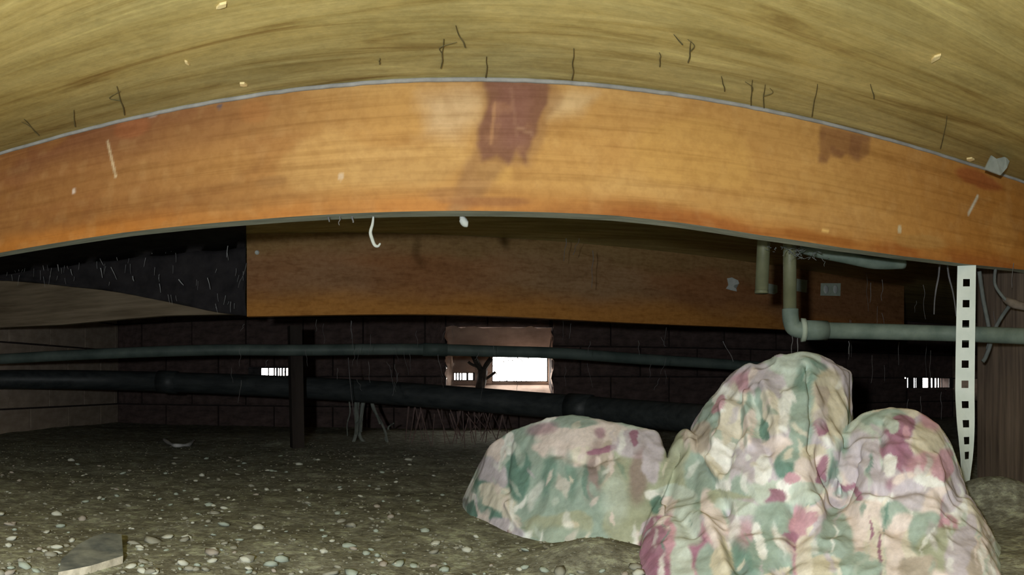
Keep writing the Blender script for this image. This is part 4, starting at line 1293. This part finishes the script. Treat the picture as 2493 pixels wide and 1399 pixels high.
PATCH = [
 # left lump
 (1300, 1190, 190, 150, 'G'), (1560, 1200, 110, 140, 'O'), (1380, 1250, 120, 80, 'G'), (1350, 1290, 80, 30, 'O'),
 (1195, 1085, 34, 30, 'P'), (1190, 1150, 38, 34, 'L'), (1172, 1185, 26, 16, 'D'), (1205, 1208, 48, 26, 'C'), (1132, 1206, 20, 16, 'W'), (1124, 1221, 9, 9, 'R'),
 (1170, 1250, 52, 26, 'D'), (1238, 1242, 18, 42, 'C'), (1228, 1286, 44, 20, 'L'), (1240, 1293, 8, 6, 'K'), (1258, 1140, 30, 62, 'D'), (1262, 1080, 14, 46, 'G'),
 (1235, 1075, 14, 26, 'W'), (1420, 1060, 120, 40, 'P'), (1360, 1100, 66, 24, 'P', 10), (1420, 1110, 36, 18, 'C'), (1395, 1024, 62, 12, 'G'), (1318, 1040, 40, 14, 'M', -15, .4, .6),
 (1350, 1175, 64, 56, 'G'), (1330, 1150, 16, 46, 'D', 10, .4, .7), (1390, 1150, 14, 46, 'D', -8, .4, .6), (1300, 1200, 10, 30, 'W', 30, .4, .6), (1450, 1140, 24, 60, 'K', 10, .4, .8), (1478, 1120, 20, 46, 'T', 10), (1470, 1095, 46, 7, 'M', -12),
 (1560, 1080, 60, 32, 'L'), (1462, 1055, 16, 12, 'M', 0, .4, .7), (1544, 1065, 10, 18, 'M'), (1556, 1150, 22, 60, 'K', 12, .4, .7), (1588, 1120, 20, 40, 'L'), (1620, 1085, 40, 30, 'L'),
 (1400, 1270, 46, 24, 'O'), (1395, 1272, 16, 8, 'B'), (1520, 1270, 50, 30, 'O'), (1500, 1210, 30, 50, 'S', 0, .4, .6), (1380, 1310, 90, 24, 'G', 0, .4, .7),
 # bridge
 (1650, 1120, 40, 80, 'O', 20), (1668, 1055, 16, 14, 'T'), (1700, 1150, 40, 60, 'G'), (1700, 1110, 60, 12, 'C', 42), (1730, 1140, 30, 10, 'B', 40), (1600, 1200, 36, 14, 'W'), (1612, 1226, 36, 16, 'D'), (1628, 1268, 28, 32, 'P'),
 (1640, 1190, 50, 14, 'S'), (1605, 1345, 44, 40, 'M'), (1640, 1310, 22, 30, 'R'), (1686, 1330, 44, 44, 'R'), (1700, 1345, 22, 26, 'M'), (1670, 1270, 34, 34, 'S'), (1745, 1290, 26, 70, 'P', -25), (1660, 1370, 26, 40, 'S'), (1590, 1385, 40, 26, 'M'), (1720, 1380, 26, 40, 'G'),
 # top lump
 (1720, 1020, 24, 60, 'G', 20), (1700, 1060, 24, 40, 'T', 30), (1762, 950, 30, 34, 'W', 20), (1735, 985, 12, 30, 'R', 30), (1822, 905, 50, 20, 'L', -20), (1812, 925, 42, 24, 'R', -20, .4), (1836, 912, 14, 22, 'P'), (1872, 935, 44, 40, 'L'), (1780, 1000, 16, 74, 'C', 8), (1806, 1010, 12, 60, 'G', 8), (1822, 1040, 18, 50, 'P', 12),
 (1850, 980, 12, 40, 'G', -20), (1880, 1000, 24, 60, 'C', -18), (1860, 1045, 12, 30, 'D', -10), (1914, 990, 16, 60, 'W'), (1925, 885, 36, 18, 'S'), (1950, 985, 28, 110, 'G'), (1955, 920, 22, 26, 'D', 0, .4, .6), (1945, 1070, 24, 40, 'G'),
 (2020, 980, 44, 90, 'B'), (2006, 955, 22, 26, 'T'), (1998, 1040, 16, 22, 'M'), (2040, 1000, 12, 50, 'B'), (2000, 880, 24, 10, 'D', 25, .4, .7), (2000, 1010, 18, 24, 'L', 0, .4, .6),
 (1880, 1090, 46, 26, 'P', -10), (1842, 1120, 40, 50, 'L'), (1860, 1140, 20, 36, 'W'), (1920, 1135, 36, 32, 'D'), (1930, 1110, 30, 20, 'G'), (1762, 1188, 22, 22, 'W'), (1790, 1140, 14, 50, 'L', 10), (1800, 1190, 20, 30, 'G'), (1780, 1215, 60, 14, 'O'),
 (1985, 1140, 44, 36, 'P'), (2002, 1150, 12, 44, 'M', 8), (1990, 1100, 30, 16, 'B'), (1916, 1190, 20, 26, 'W'), (1932, 1165, 20, 12, 'R'), (1890, 1212, 30, 18, 'M'), (1970, 1200, 44, 20, 'S'), (1850, 1200, 24, 20, 'S'),
 # right lump
 (2110, 1070, 54, 70, 'S'), (2090, 1120, 46, 70, 'L'), (2125, 1120, 16, 60, 'L'), (2150, 1015, 60, 16, 'G', -8), (2040, 1110, 18, 50, 'D', 15, .4, .6), (2030, 1160, 10, 40, 'D', 0, .4, .6), (2265, 1070, 44, 54, 'B'), (2200, 1035, 30, 26, 'M'), (2170, 1080, 32, 44, 'M'), (2200, 1110, 24, 34, 'M'), (2205, 1048, 12, 14, 'R'), (2170, 1030, 14, 20, 'S'),
 (2265, 1020, 30, 16, 'R', 30, .4), (2292, 1140, 26, 36, 'R', 20), (2240, 1130, 40, 16, 'R', -12, .4), (2165, 1130, 16, 24, 'W'), (2180, 1180, 24, 18, 'M', 30, .4, .7), (2200, 1160, 34, 14, 'P', -15), (2060, 1200, 40, 16, 'M', -10), (2035, 1185, 10, 30, 'W', 20), (2230, 1190, 60, 34, 'L'), (2260, 1170, 40, 14, 'W', 15), (2290, 1230, 50, 44, 'P'), (2330, 1260, 24, 54, 'W'), (2296, 1260, 7, 34, 'R', -8), (2320, 1215, 24, 20, 'L'),
 # body
 (2010, 1232, 60, 20, 'P', -10), (2080, 1225, 60, 14, 'S'), (2120, 1270, 86, 44, 'P'), (2070, 1300, 36, 40, 'P', 30), (2180, 1250, 36, 26, 'G'), (2200, 1290, 34, 40, 'P'), (2130, 1340, 26, 60, 'C'), (2180, 1350, 22, 50, 'P', 12), (2225, 1320, 24, 30, 'C'), (2120, 1285, 4, 22, 'M'), (2142, 1345, 4, 40, 'M'),
 (1820, 1260, 50, 34, 'L'), (1800, 1240, 60, 14, 'S'), (1880, 1290, 52, 52, 'G'), (1900, 1250, 40, 22, 'G'), (1800, 1300, 40, 20, 'R', -20, .4, .7), (1946, 1300, 18, 64, 'R'), (1960, 1260, 36, 16, 'R', -20), (1925, 1325, 28, 22, 'M', -40), (2015, 1300, 36, 46, 'L'), (2030, 1330, 50, 50, 'G'), (1870, 1350, 60, 44, 'G'), (1790, 1370, 50, 44, 'D', 0, .4, .8), (1845, 1310, 14, 26, 'W', -20), (1750, 1380, 24, 40, 'B'),
 (2255, 1290, 40, 40, 'G'), (2310, 1290, 32, 22, 'R', 30), (2290, 1340, 60, 36, 'O'), (2360, 1310, 20, 40, 'L'), (2345, 1350, 40, 40, 'L'), (2395, 1380, 34, 40, 'T'), (2400, 1335, 8, 28, 'P'), (2000, 1385, 60, 20, 'B'), (1960, 1370, 20, 40, 'C'), (2090, 1385, 60, 20, 'G'), (2240, 1385, 50, 20, 'T'), (1900, 1390, 40, 14, 'C'),
]
for p in PATCH:
    patch(*p)
# small strokes of the print: petal edges, veins, buds
rs_ = random.Random(23)
for _ in range(130):
    x_ = rs_.uniform(1140, 2420); top_ = np.interp(x_, [1140, 1250, 1400, 1650, 1760, 1950, 2060, 2170, 2330, 2420], [1200, 1060, 1025, 1070, 950, 880, 930, 1005, 1180, 1390])
    bot_ = np.interp(x_, [1140, 1240, 1340, 1500, 1600], [1250, 1300, 1330, 1330, 1395])
    y_ = rs_.uniform(top_, bot_)
    patch(x_, y_, rs_.uniform(3, 9), rs_.uniform(10, 30), rs_.choice('WPPCSDGLLWSW'), rs_.uniform(-60, 60), 0.35, rs_.uniform(0.45, 0.85), 0.014)
pc = pc * (0.90 + 0.22 * fbm(co2 * 60, 3, 91))[:, None]
set_cols(me, np.clip(pc * 1.0, 0, 0.92))
k = Nodes('floral_cloth')
nA_ = k.noise(k.mapping((1, 1, 1)), 45, 4, 0.6)
nB_ = k.noise(k.mapping((1, 1, 0.4)), 130, 3, 0.6)
c = k.mix(k.attr(), k.ramp(nB_, [(0.3, (0.86, 0.86, 0.86)), (0.65, (1.05, 1.05, 1.05))]), 0.8, 'MULTIPLY')
M_cloth = k.done(c, 0.85, nA_, 0.25, 0.006, 0.12)
me.materials.clear(); me.materials.append(M_cloth)
tag(quilt, 'crumpled floral quilt in pink, cream, sage green and mauve heaped on the dirt', 'quilt')
